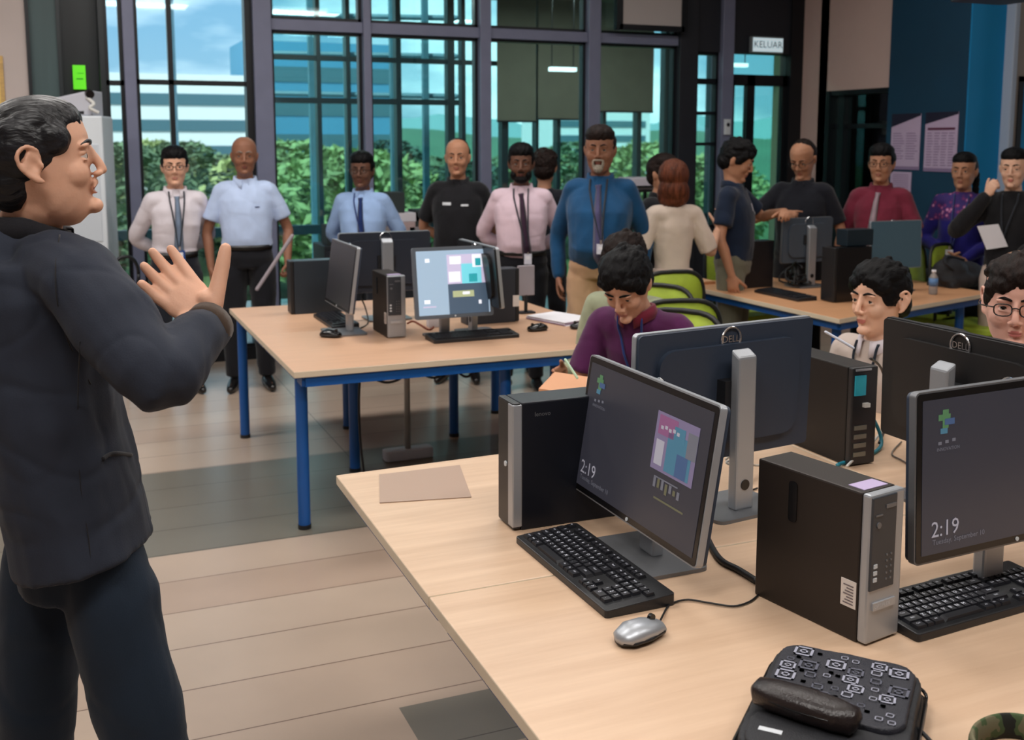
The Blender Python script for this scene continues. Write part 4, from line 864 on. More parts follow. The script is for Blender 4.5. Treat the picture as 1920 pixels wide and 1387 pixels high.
def bright_screen(r, P, W, H, bz):
    L_ = [E_[q] for q in ('lil2', 'wht', 'cy2', 'te2', 'dk', 'yl')]; bm = NB(); q = lambda *a, **k: scr_quad(bm, P, W, H, bz, *a, **k)
    q(.42, .98, .0, .48, 4); q(.42, .97, .47, .93, 0, lift=.0003); q(.46, .62, .78, .90, 1, lift=.0006); q(.62, .90, .47, .78, 2, lift=.0006); q(.72, .84, .49, .62, 3, lift=.0009); q(.44, .60, .50, .66, 1, lift=.0006)
    q(.78, .92, .72, .92, 1, lift=.0009); q(.82, .90, .74, .86, 3, lift=.0012); q(.48, .78, .26, .36, 5, lift=.0006); q(.62, .72, .30, .34, 1, lift=.0009); q(.84, .88, .14, .20, 1, lift=.0006); q(.12, .18, .82, .88, 1); q(.08, .16, .18, .24, 1); q(.06, .24, .12, .14, 0)
    obj('screen_picture', bm, L_, r)
rzA = -PI/2
pA = at(1187, 988, .826); pA = Vector((1.161, 2.079, 0))
monitor('monitor with dark lock screen turned to the left, behind the near keyboard', (1.215, 2.079, DZ), rzA, .585, .344, .086, .155, content=lock_screen(), scr=scr_dark, emblem=True, group='monitors on the near desks', basew=.26, based=.22)
c_ = at(1705, 1060, .86); monitor('monitor showing the time 2:19 at the right edge', (c_.x+.292, c_.y+.06, DZ), math.radians(3), .585, .35, .12, .05, content=lock_screen(), scr=scr_dark, frame=silvd, group='monitors on the near desks')
a, c_ = at(1188, 628, 1.22), at(1515, 592, 1.22); m_ = (a+c_)/2; dxy = (c_-a)
monitor('back-turned monitor with round emblem and tall silver column, centre right', (m_.x, m_.y-.075, DZ), math.atan2(dxy.y, dxy.x)+PI, dxy.length, .36, .125, .03, backm=mgrey, col_top=.80, group='monitors on the near desks', basem=silvd, gap=.075)
c_ = at(1672, 592, 1.20); monitor('black monitor seen from behind at the right, in front of the student with glasses', (c_.x-.075, c_.y-.29, DZ), PI/2, .585, .345, .115, .02, backm=mat('monitor_back_black', sr(22, 21, 22), .5), col_top=.74, gap=.075, frame=plb, group='monitors on the near desks')
# table 1
monitor('small squarish monitor with a bright grey-blue desktop and pictures', (1.72, 4.95, DZ), math.radians(0), .40, .345, .115, .16, content=bright_screen, scr=scr_pale, bezel=mat('bezel_grey', sr(90, 98, 108), .4), frame=mat('bezel_grey2', sr(100, 106, 114), .4), col_w=.05, gap=.15, group='monitors on the desk behind the hand', basew=.2)
a, c_ = at(632, 437, 1.215), at(802, 430, 1.215); m_ = (a+c_)/2; 
monitor('wide monitor seen from behind with round emblem, top of the far desk', (m_.x, m_.y-.06, DZ), PI, .515, .33, .145, .03, backm=mat('monitor_back_dk', sr(40, 46, 58), .45), col_top=.85, group='monitors on the desk behind the hand')
a = at(650, 463, 1.20); monitor('dark monitor turned sideways to the left with a thin silver edge', (a.x+.06, a.y+.26, DZ), rzA, .52, .33, .13, .14, scr=mat('screen_plum', sr(30, 30, 38), .3), group='monitors on the desk behind the hand', col_w=.05)
a = at(950, 463, 1.20); monitor('black monitor turned to the right behind the bright small screen', (a.x-.06, a.y+.27, DZ), PI/2, .52, .30, .16, .10, backm=plb, group='monitors on the desk behind the hand')
# table 3
monitor('grey monitor seen from behind with a silver column on the far right desk', (at(1512, 407, 1.2).x, at(1512, 407, 1.2).y-.05, DZ), PI+.05, .42, .30, .16, .03, backm=mat('back_grey', sr(70, 80, 92), .5), group='monitors on the far right desk', frame=silvd)
monitor('monitor with a dull teal-grey screen and silver right edge', (at(1684, 412, 1.2).x, at(1684, 412, 1.2).y+.05, DZ), -.05, .40, .31, .145, .05, scr=scr_teal, group='monitors on the far right desk', bezel=scr_teal)
monitor('thin dark monitor showing just behind the teal-grey screen', (at(1700, 401, 1.2).x+.10, at(1700, 401, 1.2).y+.42, DZ), PI, .42, .31, .15, .02, backm=plb, frame=plb, group='monitors on the far right desk')

# --- computer towers, front faces local -Y
def tower(label, loc, rz, w_=.095, d_=.30, h_=.29, side=None, front='sff', group='computer towers', vent=True, sticker=True):
    r = empty('computer_tower', loc, rz, label, 'computer', group); side = side or met
    bm = NB(); box(bm, -w_/2, w_/2, -d_/2+.022, d_/2, .0, h_); obj('case', bm, side, r, bevel=.004)
    yf = -d_/2
    bm = NB(); box(bm, -w_/2, w_/2, yf, yf+.022, .004, h_); obj('front_panel', bm, {'sff': silv, 'strip': plb, 'rear': plb, 'plain': plb}[front], r, bevel=.005)
    if front == 'sff':
        bm = NB(); box(bm, -w_/2+.002, w_*.24, yf-.003, yf+.004, h_*.37, h_*.985); obj('drive_bay', bm, mat('bay_grey', sr(52, 56, 62), .4), r, bevel=.002)
        bm = NB(); box(bm, -w_*.10, w_*.19, yf-.0045, yf, h_*.90, h_*.925); box(bm, -w_*.40, -w_*.20, yf-.0045, yf, h_*.86, h_*.87); obj('optical_drive_slot', bm, silvd, r)
        for i in range(3):
            bm = NB(); zz_ = h_*(.43+.045*i); box(bm, -w_*.40, -w_*.30, yf-.0046, yf-.002, zz_, zz_+h_*.026); obj('usb_port', bm, MATS['mark_white'], r)
        bm = NB()
        for i in range(5):
            for j in range(2): cyl(bm, (-w_*.02+w_*.13*j, yf-.0046, h_*(.43+.04*i)), (-w_*.02+w_*.13*j, yf-.002, h_*(.43+.04*i)), .0022, seg=8)
        obj('indicator_dots', bm, silvd, r)
        bm = NB(); box(bm, -w_*.36, w_*.30, yf-.004, yf+.001, h_*.235, h_*.285); obj('name_plate', bm, mat('plate_grey', sr(178, 180, 184), .35, metal=.4), r)
        bm = NB(); text(bm, 'OPTIPLEX', .0105, Matrix.Translation((-w_*.10, yf-.0046, h_*.26)) @ FACE); obj('name_lettering', bm, MATS['mark_white'], r)
        bm = NB(); cyl(bm, (-w_*.3, yf-.005, h_*.80), (-w_*.3, yf, h_*.80), .006, seg=16); obj('power_button', bm, silvd, r)
    elif front == 'strip':
        bm = NB(); box(bm, w_/2-.03, w_/2+.0015, yf-.002, yf+.024, .01, h_-.004); obj('silver_strip', bm, silv, r, bevel=.003)
        bm = NB(); cyl(bm, (w_*.05, yf-.003, h_*.5), (w_*.05, yf, h_*.5), .007, seg=16); obj('power_button', bm, MATS['mark_white'], r)
        bm = NB(); text(bm, 'lenovo', .016, Matrix.Translation((w_/2+.0006, -d_*.28, h_*.90)) @ Matrix.Rotation(PI/2, 4, 'Z') @ FACE); obj('side_lettering', bm, silvd, r)
    elif front == 'rear':
        bm = NB(); box(bm, -w_*.42, w_*.0, yf-.004, yf, h_*.72, h_*.92); obj('blue_label', bm, mat('label_blue', sr(24, 120, 160), .4, col2=sr(50, 170, 190)), r)
        for i in range(4):
            bm = NB(); zz_ = h_*(.10+.09*i); box(bm, -w_*.38, w_*.10, yf-.003, yf, zz_, zz_+h_*.045); obj('slot_cover', bm, mat('slot_metal', sr(120, 124, 116), .4, metal=.6), r)
        bm = NB(); box(bm, -w_*.40, w_*.2, yf-.003, yf, h_*.965, h_*.985); obj('rear_lip', bm, silv, r)
        bm = NB(); box(bm, -.008, .012, yf-.012, yf, h_*.60, h_*.64); obj('plug', bm, cabw, r)
    if vent:
        bm = NB(); rbox(bm, .022, .085, .003, .008, 0, M=Matrix.Translation((-w_/2+.001, d_*.16, h_*.78)) @ Matrix.Rotation(-PI/2, 4, 'Y') @ Matrix.Rotation(PI/2, 4, 'Z')); obj('side_latch', bm, gloss, r)
    if sticker:
        bm = NB(); box(bm, -w_*.34, w_*.36, -d_/2+.03, -d_/2+.068, h_, h_+.0012); obj('top_sticker', bm, stick, r)
        bm = NB(); box(bm, -w_/2-.0012, -w_/2, -d_/2+.026, -d_/2+.062, h_*.22, h_*.40); s_ = obj('side_sticker', bm, stickw, r)
        bm = NB()
        for i in range(7): box(bm, -w_/2-.0018, -w_/2-.001, -d_/2+.032, -d_/2+.056-.004*(i % 3), h_*(.24+.02*i), h_*(.248+.02*i))
        obj('sticker_print', bm, ink, s_)
    return r
def tower_at(label, px, py, rz, corner, **k):
    """corner (sx, sy): which bottom corner sits under the pixel"""
    p = at(px, py, DZ); w_, d_ = k.get('w_', .095), k.get('d_', .30); q = Matrix.Rotation(rz, 3, 'Z') @ Vector((corner[0]*w_/2, corner[1]*d_/2, 0)); return tower(label, (p.x-q.x, p.y-q.y, DZ), rz, **k)
tower_at('dark computer tower with a silver front and white sticker, in front of the time-display monitor', 1622, 1214, math.radians(10), (-1, -1), w_=.098, d_=.29, h_=.30, group='towers on the near desks')
tower_at('black computer tower with a silver strip on its front, left of the turned lock screen', 962, 997, -PI/2, (1, -1), w_=.10, d_=.36, h_=.325, side=metb, front='strip', vent=False, sticker=False, group='towers on the near desks')
tower_at('computer tower seen from its cabled rear with a blue label, behind the dark tower', 1592, 876, 0, (-1, -1), w_=.095, d_=.31, h_=.30, side=mat('case_black', sr(24, 21, 20), .5, metal=.2), front='rear', vent=False, sticker=False, group='towers on the near desks')
tower_at('slim upright tower with silver lower front in the middle of the desk behind the hand', 728, 635, 0, (-1, -1), w_=.092, d_=.28, h_=.31, side=mat('case_brownblack', sr(40, 34, 30), .5), group='towers on the desk behind the hand')
tower_at('dark slate tower standing side-on at the left end of the far desk', 546, 590, -PI/2, (1, -1), w_=.10, d_=.30, h_=.30, side=mat('case_slate', sr(44, 54, 64), .45, metal=.2), front='plain', vent=False, sticker=False, group='towers on the desk behind the hand')
tower_at('dark grey tower with a small white tag, right behind the bright small screen', 974, 603, PI/2, (-1, -1), w_=.10, d_=.30, h_=.29, side=mat('case_grey', sr(46, 50, 58), .45, metal=.2), front='plain', vent=False, sticker=False, group='towers on the desk behind the hand')
p = at(966, 583, DZ); bm = NB(); box(bm, -.018, .018, -.003, 0, 0, .06); q_ = at(974, 603, DZ); tag(obj('tag', bm, stickw, loc=(q_.x-.022, q_.y-.002, DZ+.085)), 'small white tag stuck low on the dark grey tower', 'tag')
tower_at('black tower with a pale front edge at the left end of the far right desk', 1378, 542, -PI/2, (1, -1), w_=.10, d_=.30, h_=.31, side=mat('case_ink', sr(12, 13, 20), .4), front='strip', vent=False, sticker=False, group='towers on the far right desk')
tower_at('tall plain black tower in the middle of the far right desk', 1562, 568, -PI/2, (1, -1), w_=.12, d_=.28, h_=.33, side=gloss, front='plain', vent=False, sticker=False, group='towers on the far right desk')

# --- keyboards
keym = mat('key_black', sr(24, 25, 31), .45); keyl = mat('key_legend', sr(214, 218, 232), .5)
_km = {}
def keymesh(w_, d_, ch):
    k = (round(w_, 4), round(d_, 4), ch)
    if k not in _km:
        bm = NB(); h_ = .007; vs = box(bm, -w_/2, w_/2, -d_/2, d_/2, 0, h_); 
        for v in vs[4:]: v.co.x *= .84; v.co.y *= .80
        if ch: text(bm, ch, .0115 if len(ch) == 1 else .0062, Matrix.Translation((-w_*.12 if len(ch) == 1 else 0, .0015, h_+.0004)), 1)
        me = bpy.data.meshes.new('key'); bm.normal_update(); bm.to_mesh(me); bm.free(); me.materials.append(keym); me.materials.append(keyl); _km[k] = me
    return _km[k]
U = .0187
def klist():
    L_ = []; y = 0
    def row(yy, items, x0=0):
        x = x0
        for it in items:
            if isinstance(it, (int, float)): x += it
            else: L_.append((x+it[1]/2, yy, it[1], it[0])); x += it[1]
    row(5.25, [('Esc', 1), 1, ('F1', 1), ('F2', 1), ('F3', 1), ('F4', 1), .5, ('F5', 1), ('F6', 1), ('F7', 1), ('F8', 1), .5, ('F9', 1), ('F10', 1), ('F11', 1), ('F12', 1), .25, ('Prt', 1), ('Lk', 1), ('Pse', 1)])
    row(4, [(c, 1) for c in '`1234567890-='] + [('Back', 2), .25, ('Ins', 1), ('Hm', 1), ('Up', 1), .25, ('Num', 1), ('/', 1), ('*', 1), ('-', 1)])
    row(3, [('Tab', 1.5)] + [(c, 1) for c in 'QWERTYUIOP[]'] + [('\\', 1.5), .25, ('Del', 1), ('End', 1), ('Dn', 1), .25, ('7', 1), ('8', 1), ('9', 1)])
    row(2, [('Caps', 1.75)] + [(c, 1) for c in "ASDFGHJKL;'"] + [('Enter', 2.25), 3.5, ('4', 1), ('5', 1), ('6', 1)])
    row(1, [('Shift', 2.25)] + [(c, 1) for c in 'ZXCVBNM,./'] + [('Shift', 2.75), 1.25, ('^', 1), 1.25, ('1', 1), ('2', 1), ('3', 1)])
    row(0, [('Ctrl', 1.5), ('Win', 1), ('Alt', 1.5), ('', 6), ('Alt', 1.5), ('Fn', 1), ('Ctrl', 1.5), 1.25, ('<', 1), ('v', 1), ('>', 1), .25, ('0', 2), ('.', 1)])
    return L_
def keyboard(label, loc, rz, detail=True, group='computer keyboards', w_=.445, d_=.145):
    r = empty('keyboard', loc, rz, label, 'keyboard', group)
    bm = NB(); rbox(bm, w_, d_, .017, .008, .0)
    for v in bm.verts:
        if v.co.z > .01: v.co.z += .010*(v.co.y/d_+.5)
    obj('case', bm, plb, r, bevel=.002)
    x0 = -w_/2+.012; sx_ = (w_-.024)/22.5; sy_ = (d_-.026)/6.25; tl = Matrix.Rotation(math.atan(.010/d_), 4, 'X')
    ks = klist(); mx_ = max(k[0]+k[2]/2 for k in ks); sx_ = (w_-.024)/mx_
    if detail:
        for x, y, wd, ch in ks[:110]:
            k = bpy.data.objects.new('key', keymesh(wd*sx_-.0018, sy_-.0018, ch)); COL.objects.link(k); k.parent = r; yy = -d_/2+.013+sy_*(y+.5)
            k.location = (x0+x*sx_, yy, .0165+.010*(yy/d_+.5)); k.rotation_euler = (math.atan(.010/d_), 0, 0)
    else:
        bm = NB()
        for x, y, wd, ch in ks: yy = -d_/2+.013+sy_*(y+.5); zz_ = .0165+.010*(yy/d_+.5); box(bm, x0+(x-wd/2)*sx_+.001, x0+(x+wd/2)*sx_-.001, yy-sy_/2+.001, yy+sy_/2-.001, zz_, zz_+.006)
        tag(obj('keys', bm, keym, r), kind='stuff')
    return r
cs = [at(*q, .758) for q in ((970, 1008), (1133, 1157), (1270, 1110), (1075, 980))]; m_ = sum(cs, Vector())/4; dv = (cs[0]-cs[1])+(cs[3]-cs[2])
keyboard('black keyboard with white legends beside the silver mouse', (m_.x, m_.y, DZ), math.atan2(-dv.y, -dv.x), True, 'keyboards on the near desks', .455, .165)
p = at(1722, 1192, .755); q = Matrix.Rotation(math.radians(4), 3, 'Z') @ Vector((.2275, .08, 0))
keyboard('black keyboard cut off by the right edge, in front of the time-display monitor', (p.x+q.x, p.y+q.y, DZ), math.radians(4), True, 'keyboards on the near desks', .455, .16)
p = at(886, 634, DZ); keyboard('black keyboard in front of the bright small screen', (p.x, p.y, DZ), 0, False)
p = at(632, 606, DZ); keyboard('black keyboard turned sideways, left of the slim upright tower', (p.x, p.y+.03, DZ), -PI/2, False)
p = at(1480, 556, DZ); keyboard('dark keyboard on the far right desk behind the cable heap', (p.x-.02, p.y+.02, DZ), -PI/2, False)
# --- mice
def mouse(label, loc, rz, body, cable=None, s=1.0):
    r = empty('computer_mouse', loc, rz, label, 'mouse', 'computer mice'); bm = NB()
    loft(bm, [((0, -.055*s, .012), .012*s, .008, (1, 0, 0)), ((0, -.045*s, .013), .026*s, .013, (1, 0, 0)), ((0, -.015*s, .017), .031*s, .019, (1, 0, 0)), ((0, .02*s, .019), .031*s, .021, (1, 0, 0)), ((0, .045*s, .015), .025*s, .014, (1, 0, 0)), ((0, .056*s, .012), .010*s, .006, (1, 0, 0))], 20)
    for v in bm.verts: v.co.z = max(v.co.z, .003)
    obj('shell', bm, body, r, True)
    bm = NB()
    loft(bm, [((0, -.053*s, .011), .014*s, .007, (1, 0, 0)), ((0, -.04*s, .012), .0285*s, .009, (1, 0, 0)), ((0, 0, .011), .0335*s, .010, (1, 0, 0)), ((0, .04*s, .011), .0285*s, .009, (1, 0, 0)), ((0, .055*s, .010), .012*s, .006, (1, 0, 0))], 20)
    for v in bm.verts: v.co.z = max(v.co.z, 0)
    obj('base', bm, plb, r, True)
    bm = NB(); cyl(bm, (-.004, -.03*s, .034), (.004, -.03*s, .034), .008, seg=14); obj('scroll_wheel', bm, gloss, r)
    if cable:
        Ri_ = Matrix.Rotation(-rz, 3, 'Z'); bm = NB(); tube(bm, [(0, -.05*s, .012)] + [Ri_ @ (Vector(c)-Vector(loc)) for c in cable], .0022, 8); obj('cord', bm, cab, r, True)
    return r
pm = at(1200, 1188, DZ+.01); pm.z = DZ
cbl = [at(x, y, DZ+.004) for x, y in ((1250, 1140), (1262, 1130), (1290, 1124), (1330, 1130), (1375, 1136), (1405, 1128), (1422, 1115))]
dm = at(1245, 1158, DZ)-at(1158, 1195, DZ); mouse('silver computer mouse on the near desk in front of the keyboard', tuple(pm), math.atan2(dm.y, dm.x)+PI/2, silv, cbl, 1.05)
p = at(620, 632, DZ); mouse('black mouse beside the sideways keyboard at the front of the desk', tuple(p), .9, gloss)
p = at(1008, 620, DZ); mouse('black mouse right of the bright small screen', tuple(p), -PI/2+.1, gloss)
p = at(1088, 616, DZ); mouse('dark mouse half hidden by the purple polo sleeve', tuple(p), -PI/2, gloss)
# --- loose cables
def cable(label, pts, m_, r_=.003, name='cable'):
    bm = NB(); tube(bm, pts, r_, 8); return tag(obj(name, bm, m_, None, True), label, 'cable')
A_ = lambda x, y, z=DZ+.004: at(x, y, z)
cable('thick black cable running from the turned monitor towards the dark tower', [A_(1318, 985, DZ+.03), A_(1332, 1020, DZ+.008), A_(1352, 1050, DZ+.008), A_(1385, 1068, DZ+.008), A_(1420, 1090, DZ+.008)], cab, .0075)
cable('teal cable looping on the desk behind the dark tower', [A_(1604, 745, .90), A_(1640, 790, .82), A_(1652, 835, DZ+.012), A_(1618, 858, DZ+.008), A_(1580, 868, DZ+.008), A_(1570, 872, DZ+.008)], cabt, .006)
cable('white cable crossing the teal one on the desk', [A_(1662, 800, DZ+.018), A_(1655, 806, DZ+.018), A_(1630, 836, DZ+.018), A_(1600, 862, DZ+.018), A_(1588, 874, DZ+.012)], cabw, .004)
cable('black cable hanging down the cabled rear of the tower', [A_(1632, 672, 1.04), A_(1652, 690, .98), A_(1664, 740, .87), A_(1660, 800, DZ+.02), A_(1648, 830, DZ+.02)], cab, .004)
cable('grey cord arching out behind the silver column at right', [A_(1706, 722, .86), A_(1712, 700, .90), A_(1730, 690, .93), A_(1748, 694, .94)], cabg, .003)
cable('grey loop of cord lying on the desk between monitor and cables', [A_(1690, 828), A_(1672, 850), A_(1690, 862), A_(1700, 868)], cabg, .0025)
cable('bundle of pale cord tied at the foot of the silver column', [A_(1360, 862, .80), A_(1378, 850, .82), A_(1396, 862, .80), A_(1380, 872, .80), A_(1362, 866, .81), A_(1398, 855, .82), A_(1412, 872, .78), A_(1440, 868, DZ+.012), A_(1475, 850, DZ+.006)], cabw, .0035)
cable('thin black cord across the desk below the silver column', [A_(1325, 945), A_(1345, 935), A_(1380, 928), A_(1420, 915)], cab, .0025)
cable('brown cord between the slim tower and the bright small screen', [A_(764, 606), A_(775, 602), A_(790, 610), A_(806, 618), A_(818, 606)], cabb, .005)
cable('brown cord curled behind the silver-edged sideways monitor', [A_(678, 560, .86), A_(686, 580, .80), A_(690, 605), A_(676, 615), A_(655, 622)], cab, .004)
cable('cable curling from the desk underside to the floor', [atd(675, 700, 4.9), atd(673, 760, 5.0), atd(677, 840, 5.05), Vector((*atd(690, 870, 5.05).xy, .01)), Vector((*atd(720, 880, 5.05).xy, .008))], cab, .006)
for k_, (x0_, y0_, x1_, y1_) in enumerate(((690, 703, 760, 706), (780, 694, 850, 690), (848, 692, 905, 686))):
    cable(['sagging cable under the front desk, left of the pale pole', 'sagging cable under the front desk, right of the pale pole', 'sagging cable under the front desk, nearest the right leg'][k_], [atd(x0_, y0_-12, 5.05), atd(x0_+12, y0_+6, 5.05), atd((x0_+x1_)/2, y0_+14, 5.05), atd(x1_-10, y1_+4, 5.05), atd(x1_, y1_-12, 5.05)], cab, .006)
# cable heap at the far right desk
rr = random.Random(11); c0 = at(1500, 540, DZ); bm = NB(); P_ = []
for i in range(40): a = rr.uniform(0, 2*PI); q = rr.uniform(.02, .12); P_.append(Vector((c0.x+q*math.cos(a), c0.y+.05+q*math.sin(a), DZ+.012+rr.uniform(0, .20)*(1-q*6))))
tube(bm, P_, .007, 6); tag(obj('cable_heap', bm, cab, None, True), 'tangled heap of black cables on the far right desk', 'cable')
# --- pouch, glasses case, camouflage strap
A0, B0, C0, D0 = at(1330, 1322, .80), at(1458, 1203, .80), at(1685, 1236, .80), at(1600, 1372, .80)
ux = (C0-B0).normalized(); uy = (B0-A0).normalized(); ctr = (A0+C0)/2
rb_ = math.atan2(ux.y, ux.x)-.12; wB, dB = .255, .37
ctr = Vector((B0.x, B0.y, 0)) + Vector((math.cos(rb_), math.sin(rb_), 0))*wB/2 - Vector((-math.sin(rb_), math.cos(rb_), 0))*dB/2
pch = empty('pouch', (ctr.x, ctr.y, DZ), rb_, 'black zipped pouch with a grey square pattern lying on the nearest desk', 'pouch')
nyl = mat('nylon_black', sr(28, 29, 34), .62, var=.15, bump=.35, bscale=500); nylt = mat('nylon_top', sr(34, 35, 44), .55, var=.15, bump=.3, bscale=450)
bm = NB()
for z0_, z1_, g in ((.0, .028, 0), (.026, .06, -.006)): rbox(bm, wB+2*g, dB+2*g, z1_-z0_, .045, z0_, 8)
o_ = link('body', organic(bm, .005, 5, folds(.002, 22, 4), 'pouch'), nyl, pch)
bm = NB(); rbox(bm, wB-.03, dB*.62, .016, .04, .054, 8, M=Matrix.Translation((0, dB*.16, 0))); link('lid_panel', organic(bm, .005, 4, folds(.0015, 22, 4), 'lid'), nylt, pch)
bm = NB(); rbox(bm, wB-.035, dB*.30, .014, .03, .052, 8, M=Matrix.Translation((0, -dB*.32, 0))); link('front_pocket', organic(bm, .005, 4, folds(.0015, 22, 4), 'pk'), nyl, pch)
for zz_ in (.022, .034):
    bm = NB(); L_ = []
    for cx, cy, a0 in ((wB/2-.045, dB/2-.045, 0), (-wB/2+.045, dB/2-.045, PI/2), (-wB/2+.045, -dB/2+.045, PI), (wB/2-.045, -dB/2+.045, 1.5*PI)):
        for k in range(7): a = a0+PI/2*k/6; L_.append((cx+.0475*math.cos(a), cy+.0475*math.sin(a), zz_))
    tube(bm, L_+[L_[0]], .003, 6, curve=False); obj('zip_piping', bm, gloss, pch, True)
rr = random.Random(3); bm = NB(); sp = []
pz = .0722
def rr_square(bm, x, y, s_, t_, a, mi):
    M = Matrix.Translation((x, y, pz)) @ Matrix.Rotation(a, 4, 'Z')
    for (x0_, x1_, y0_, y1_) in ((-s_, s_, s_-t_, s_), (-s_, s_, -s_, -s_+t_), (-s_, -s_+t_, -s_, s_), (s_-t_, s_, -s_, s_)): quad(bm, [M @ Vector(v) for v in ((x0_, y0_, 0), (x1_, y0_, 0), (x1_, y1_, 0), (x0_, y1_, 0))], mi)
cnt = 0
for i in range(400):
    x, y = rr.uniform(-wB/2+.035, wB/2-.035), rr.uniform(-.035, dB/2-.035); s_ = rr.choice((.004, .006, .009, .013, .016))
    if any(abs(x-a) < s_+c+.002 and abs(y-b) < s_+c+.002 for a, b, c in sp): continue
    sp.append((x, y, s_)); mi = rr.choice((0, 0, 1)); rr_square(bm, x, y, s_, s_*.28 if s_ > .005 else s_*1.0, rr.uniform(-.1, .1), mi)
    if s_ > .012: rr_square(bm, x, y, s_*.42, s_*.2, 0, mi)
obj('square_pattern', bm, [mat('pattern_light', sr(150, 152, 168), .6), mat('pattern_dim', sr(84, 86, 100), .6)], pch)
bm = NB(); box(bm, -wB*.36, -wB*.22, -dB*.36, -dB*.33, .0665, .0675); obj('sewn_label', bm, MATS['mark_white'], pch)
bm = NB(); tube(bm, [(wB/2-.002, dB*.12, .03), (wB/2+.03, dB*.02, .02), (wB/2+.042, -dB*.12, .01), (wB/2+.028, -dB*.26, .006), (wB/2, -dB*.38, .02)], .0035, 8); obj('carry_loop', bm, nyl, pch, True)
a, c_ = at(1428, 1286, .835), at(1596, 1340, .835); d_ = c_-a; gm_ = (a+c_)/2
gc = empty('glasses_case', (gm_.x, gm_.y, DZ+.066), math.atan2(d_.y, d_.x), 'dark brown-black leathery glasses case on top of the patterned pouch', 'case')
bm = NB(); loft(bm, [((-.085, 0, .018), .012, .010, (0, 1, 0)), ((-.078, 0, .020), .024, .019, (0, 1, 0)), ((-.05, 0, .021), .030, .021, (0, 1, 0)), ((0, 0, .022), .032, .022, (0, 1, 0)), ((.05, 0, .021), .030, .021, (0, 1, 0)), ((.078, 0, .020), .024, .019, (0, 1, 0)), ((.085, 0, .018), .012, .010, (0, 1, 0))], 24, ex=2.6)
leath = mat('case_leather', sr(30, 22, 22), .30, bump=.15, bscale=300, var=.1); obj('shell', bm, leath, gc, True)
bm = NB(); tube(bm, [(.086*math.cos(a)*.98 if abs(math.cos(a)) < .99 else .086*math.cos(a), .0325*math.copysign(abs(math.sin(a))**.6, math.sin(a)), .024) for a in [2*PI*i/32 for i in range(33)]], .0012, 6, curve=False); obj('seam', bm, gloss, gc, True)
cm = at(1900, 1392, .77); cs_ = empty('camouflage_strap', (cm.x, cm.y, DZ), .3, 'green camouflage cloth loop at the bottom right corner', 'strap')
cam_m = bpy.data.materials.new('camouflage'); cam_m.use_nodes = True; n = cam_m.node_tree; b = n.nodes['Principled BSDF']; b.inputs['Roughness'].default_value = .9; tc = n.nodes.new('ShaderNodeTexCoord'); t_ = n.nodes.new('ShaderNodeTexNoise'); t_.inputs['Scale'].default_value = 28; n.links.new(tc.outputs['Object'], t_.inputs[0])
r_ = n.nodes.new('ShaderNodeValToRGB'); r_.color_ramp.interpolation = 'CONSTANT'; e = r_.color_ramp.elements; e[0].color = (*sr(28, 30, 26), 1); e[1].position = .58; e[1].color = (*sr(104, 100, 76), 1); e.new(.46).color = (*sr(66, 84, 52), 1); n.links.new(t_.outputs[0], r_.inputs[0]); n.links.new(r_.outputs[0], b.inputs[0])
bm = NB(); pts = [Vector((.075*math.cos(a), .055*math.sin(a), .022)) for a in [2*PI*i/40 for i in range(41)]]; loft(bm, [(p_, .022, .006, (0, 0, 1)) for p_ in pts], 12, cap=False); link('band', (lambda b_: (lambda me: (b_.to_mesh(me), b_.free(), me)[2])(bpy.data.meshes.new('band')))(bm), cam_m, cs_, True)
bm = NB(); cyl(bm, (.0, -.056, .012), (.0, -.064, .012), .009, seg=16); obj('snap_button', bm, gloss, cs_)

# --- chairs
grn = mat('green_mesh', sr(166, 188, 56), .6, var=.10, scale=20, bump=.2, bscale=300); chb = mat('chair_black', sr(20, 22, 22), .5)
def make_chair():
    t = empty('office_chair', (0, 0, 0)); 
    bm = NB(); rbox(bm, .46, .44, .05, .10, .44, 6); obj('seat', bm, grn, t, bevel=.012)
    bm = NB(); rbox(bm, .47, .45, .025, .10, .418, 6); obj('seat_pan', bm, chb, t)
    L_ = []; W_, H0, H1 = .21, .56, 1.0
    for i in range(33):
        a = 2*PI*i/32; x = W_*math.copysign(abs(math.cos(a))**.55, math.cos(a)); z = (H0+H1)/2+(H1-H0)/2*math.copysign(abs(math.sin(a))**.55, math.sin(a)); x *= 1-.08*(z-H0)/(H1-H0); L_.append(Vector((x, .225+.10*(z-H0)-.35*(x*x), z)))
    bm = NB(); tube(bm, L_, .012, 8, curve=False); obj('back_frame', bm, chb, t, True)
    bm = NB(); cvf = bm.verts.new(sum(L_[:-1], Vector())/32 + Vector((0, .012, 0))); ring = [bm.verts.new(p) for p in L_[:-1]]; mid = [bm.verts.new(p.lerp(cvf.co, .5)+Vector((0, .004, 0))) for p in L_[:-1]]
    for i in range(32): bm.faces.new((ring[i], ring[(i+1) % 32], mid[(i+1) % 32], mid[i])); bm.faces.new((mid[i], mid[(i+1) % 32], cvf))
    o = obj('backrest', bm, grn, t, True); s = o.modifiers.new('s', 'SOLIDIFY'); s.thickness = .008; s.offset = 0
    for sx_ in (-.10, .10):
        bm = NB(); tube(bm, [(sx_, .10, .43), (sx_, .22, .44), (sx_, .235, .52), (sx_*1.2, .22, .60)], .011, 8); obj('back_support', bm, chb, t, True)
    for sx_ in (-1, 1):
        for sy_ in (-1, 1):
            bm = NB(); tube(bm, [(sx_*.18, sy_*.16, .42), (sx_*.215, sy_*.20, .22), (sx_*.235, sy_*.225, .012)], .012, 8); obj('leg', bm, chb, t, True)
    return t
ch0 = make_chair(); first = [True]
CG = 'green mesh-back chairs'
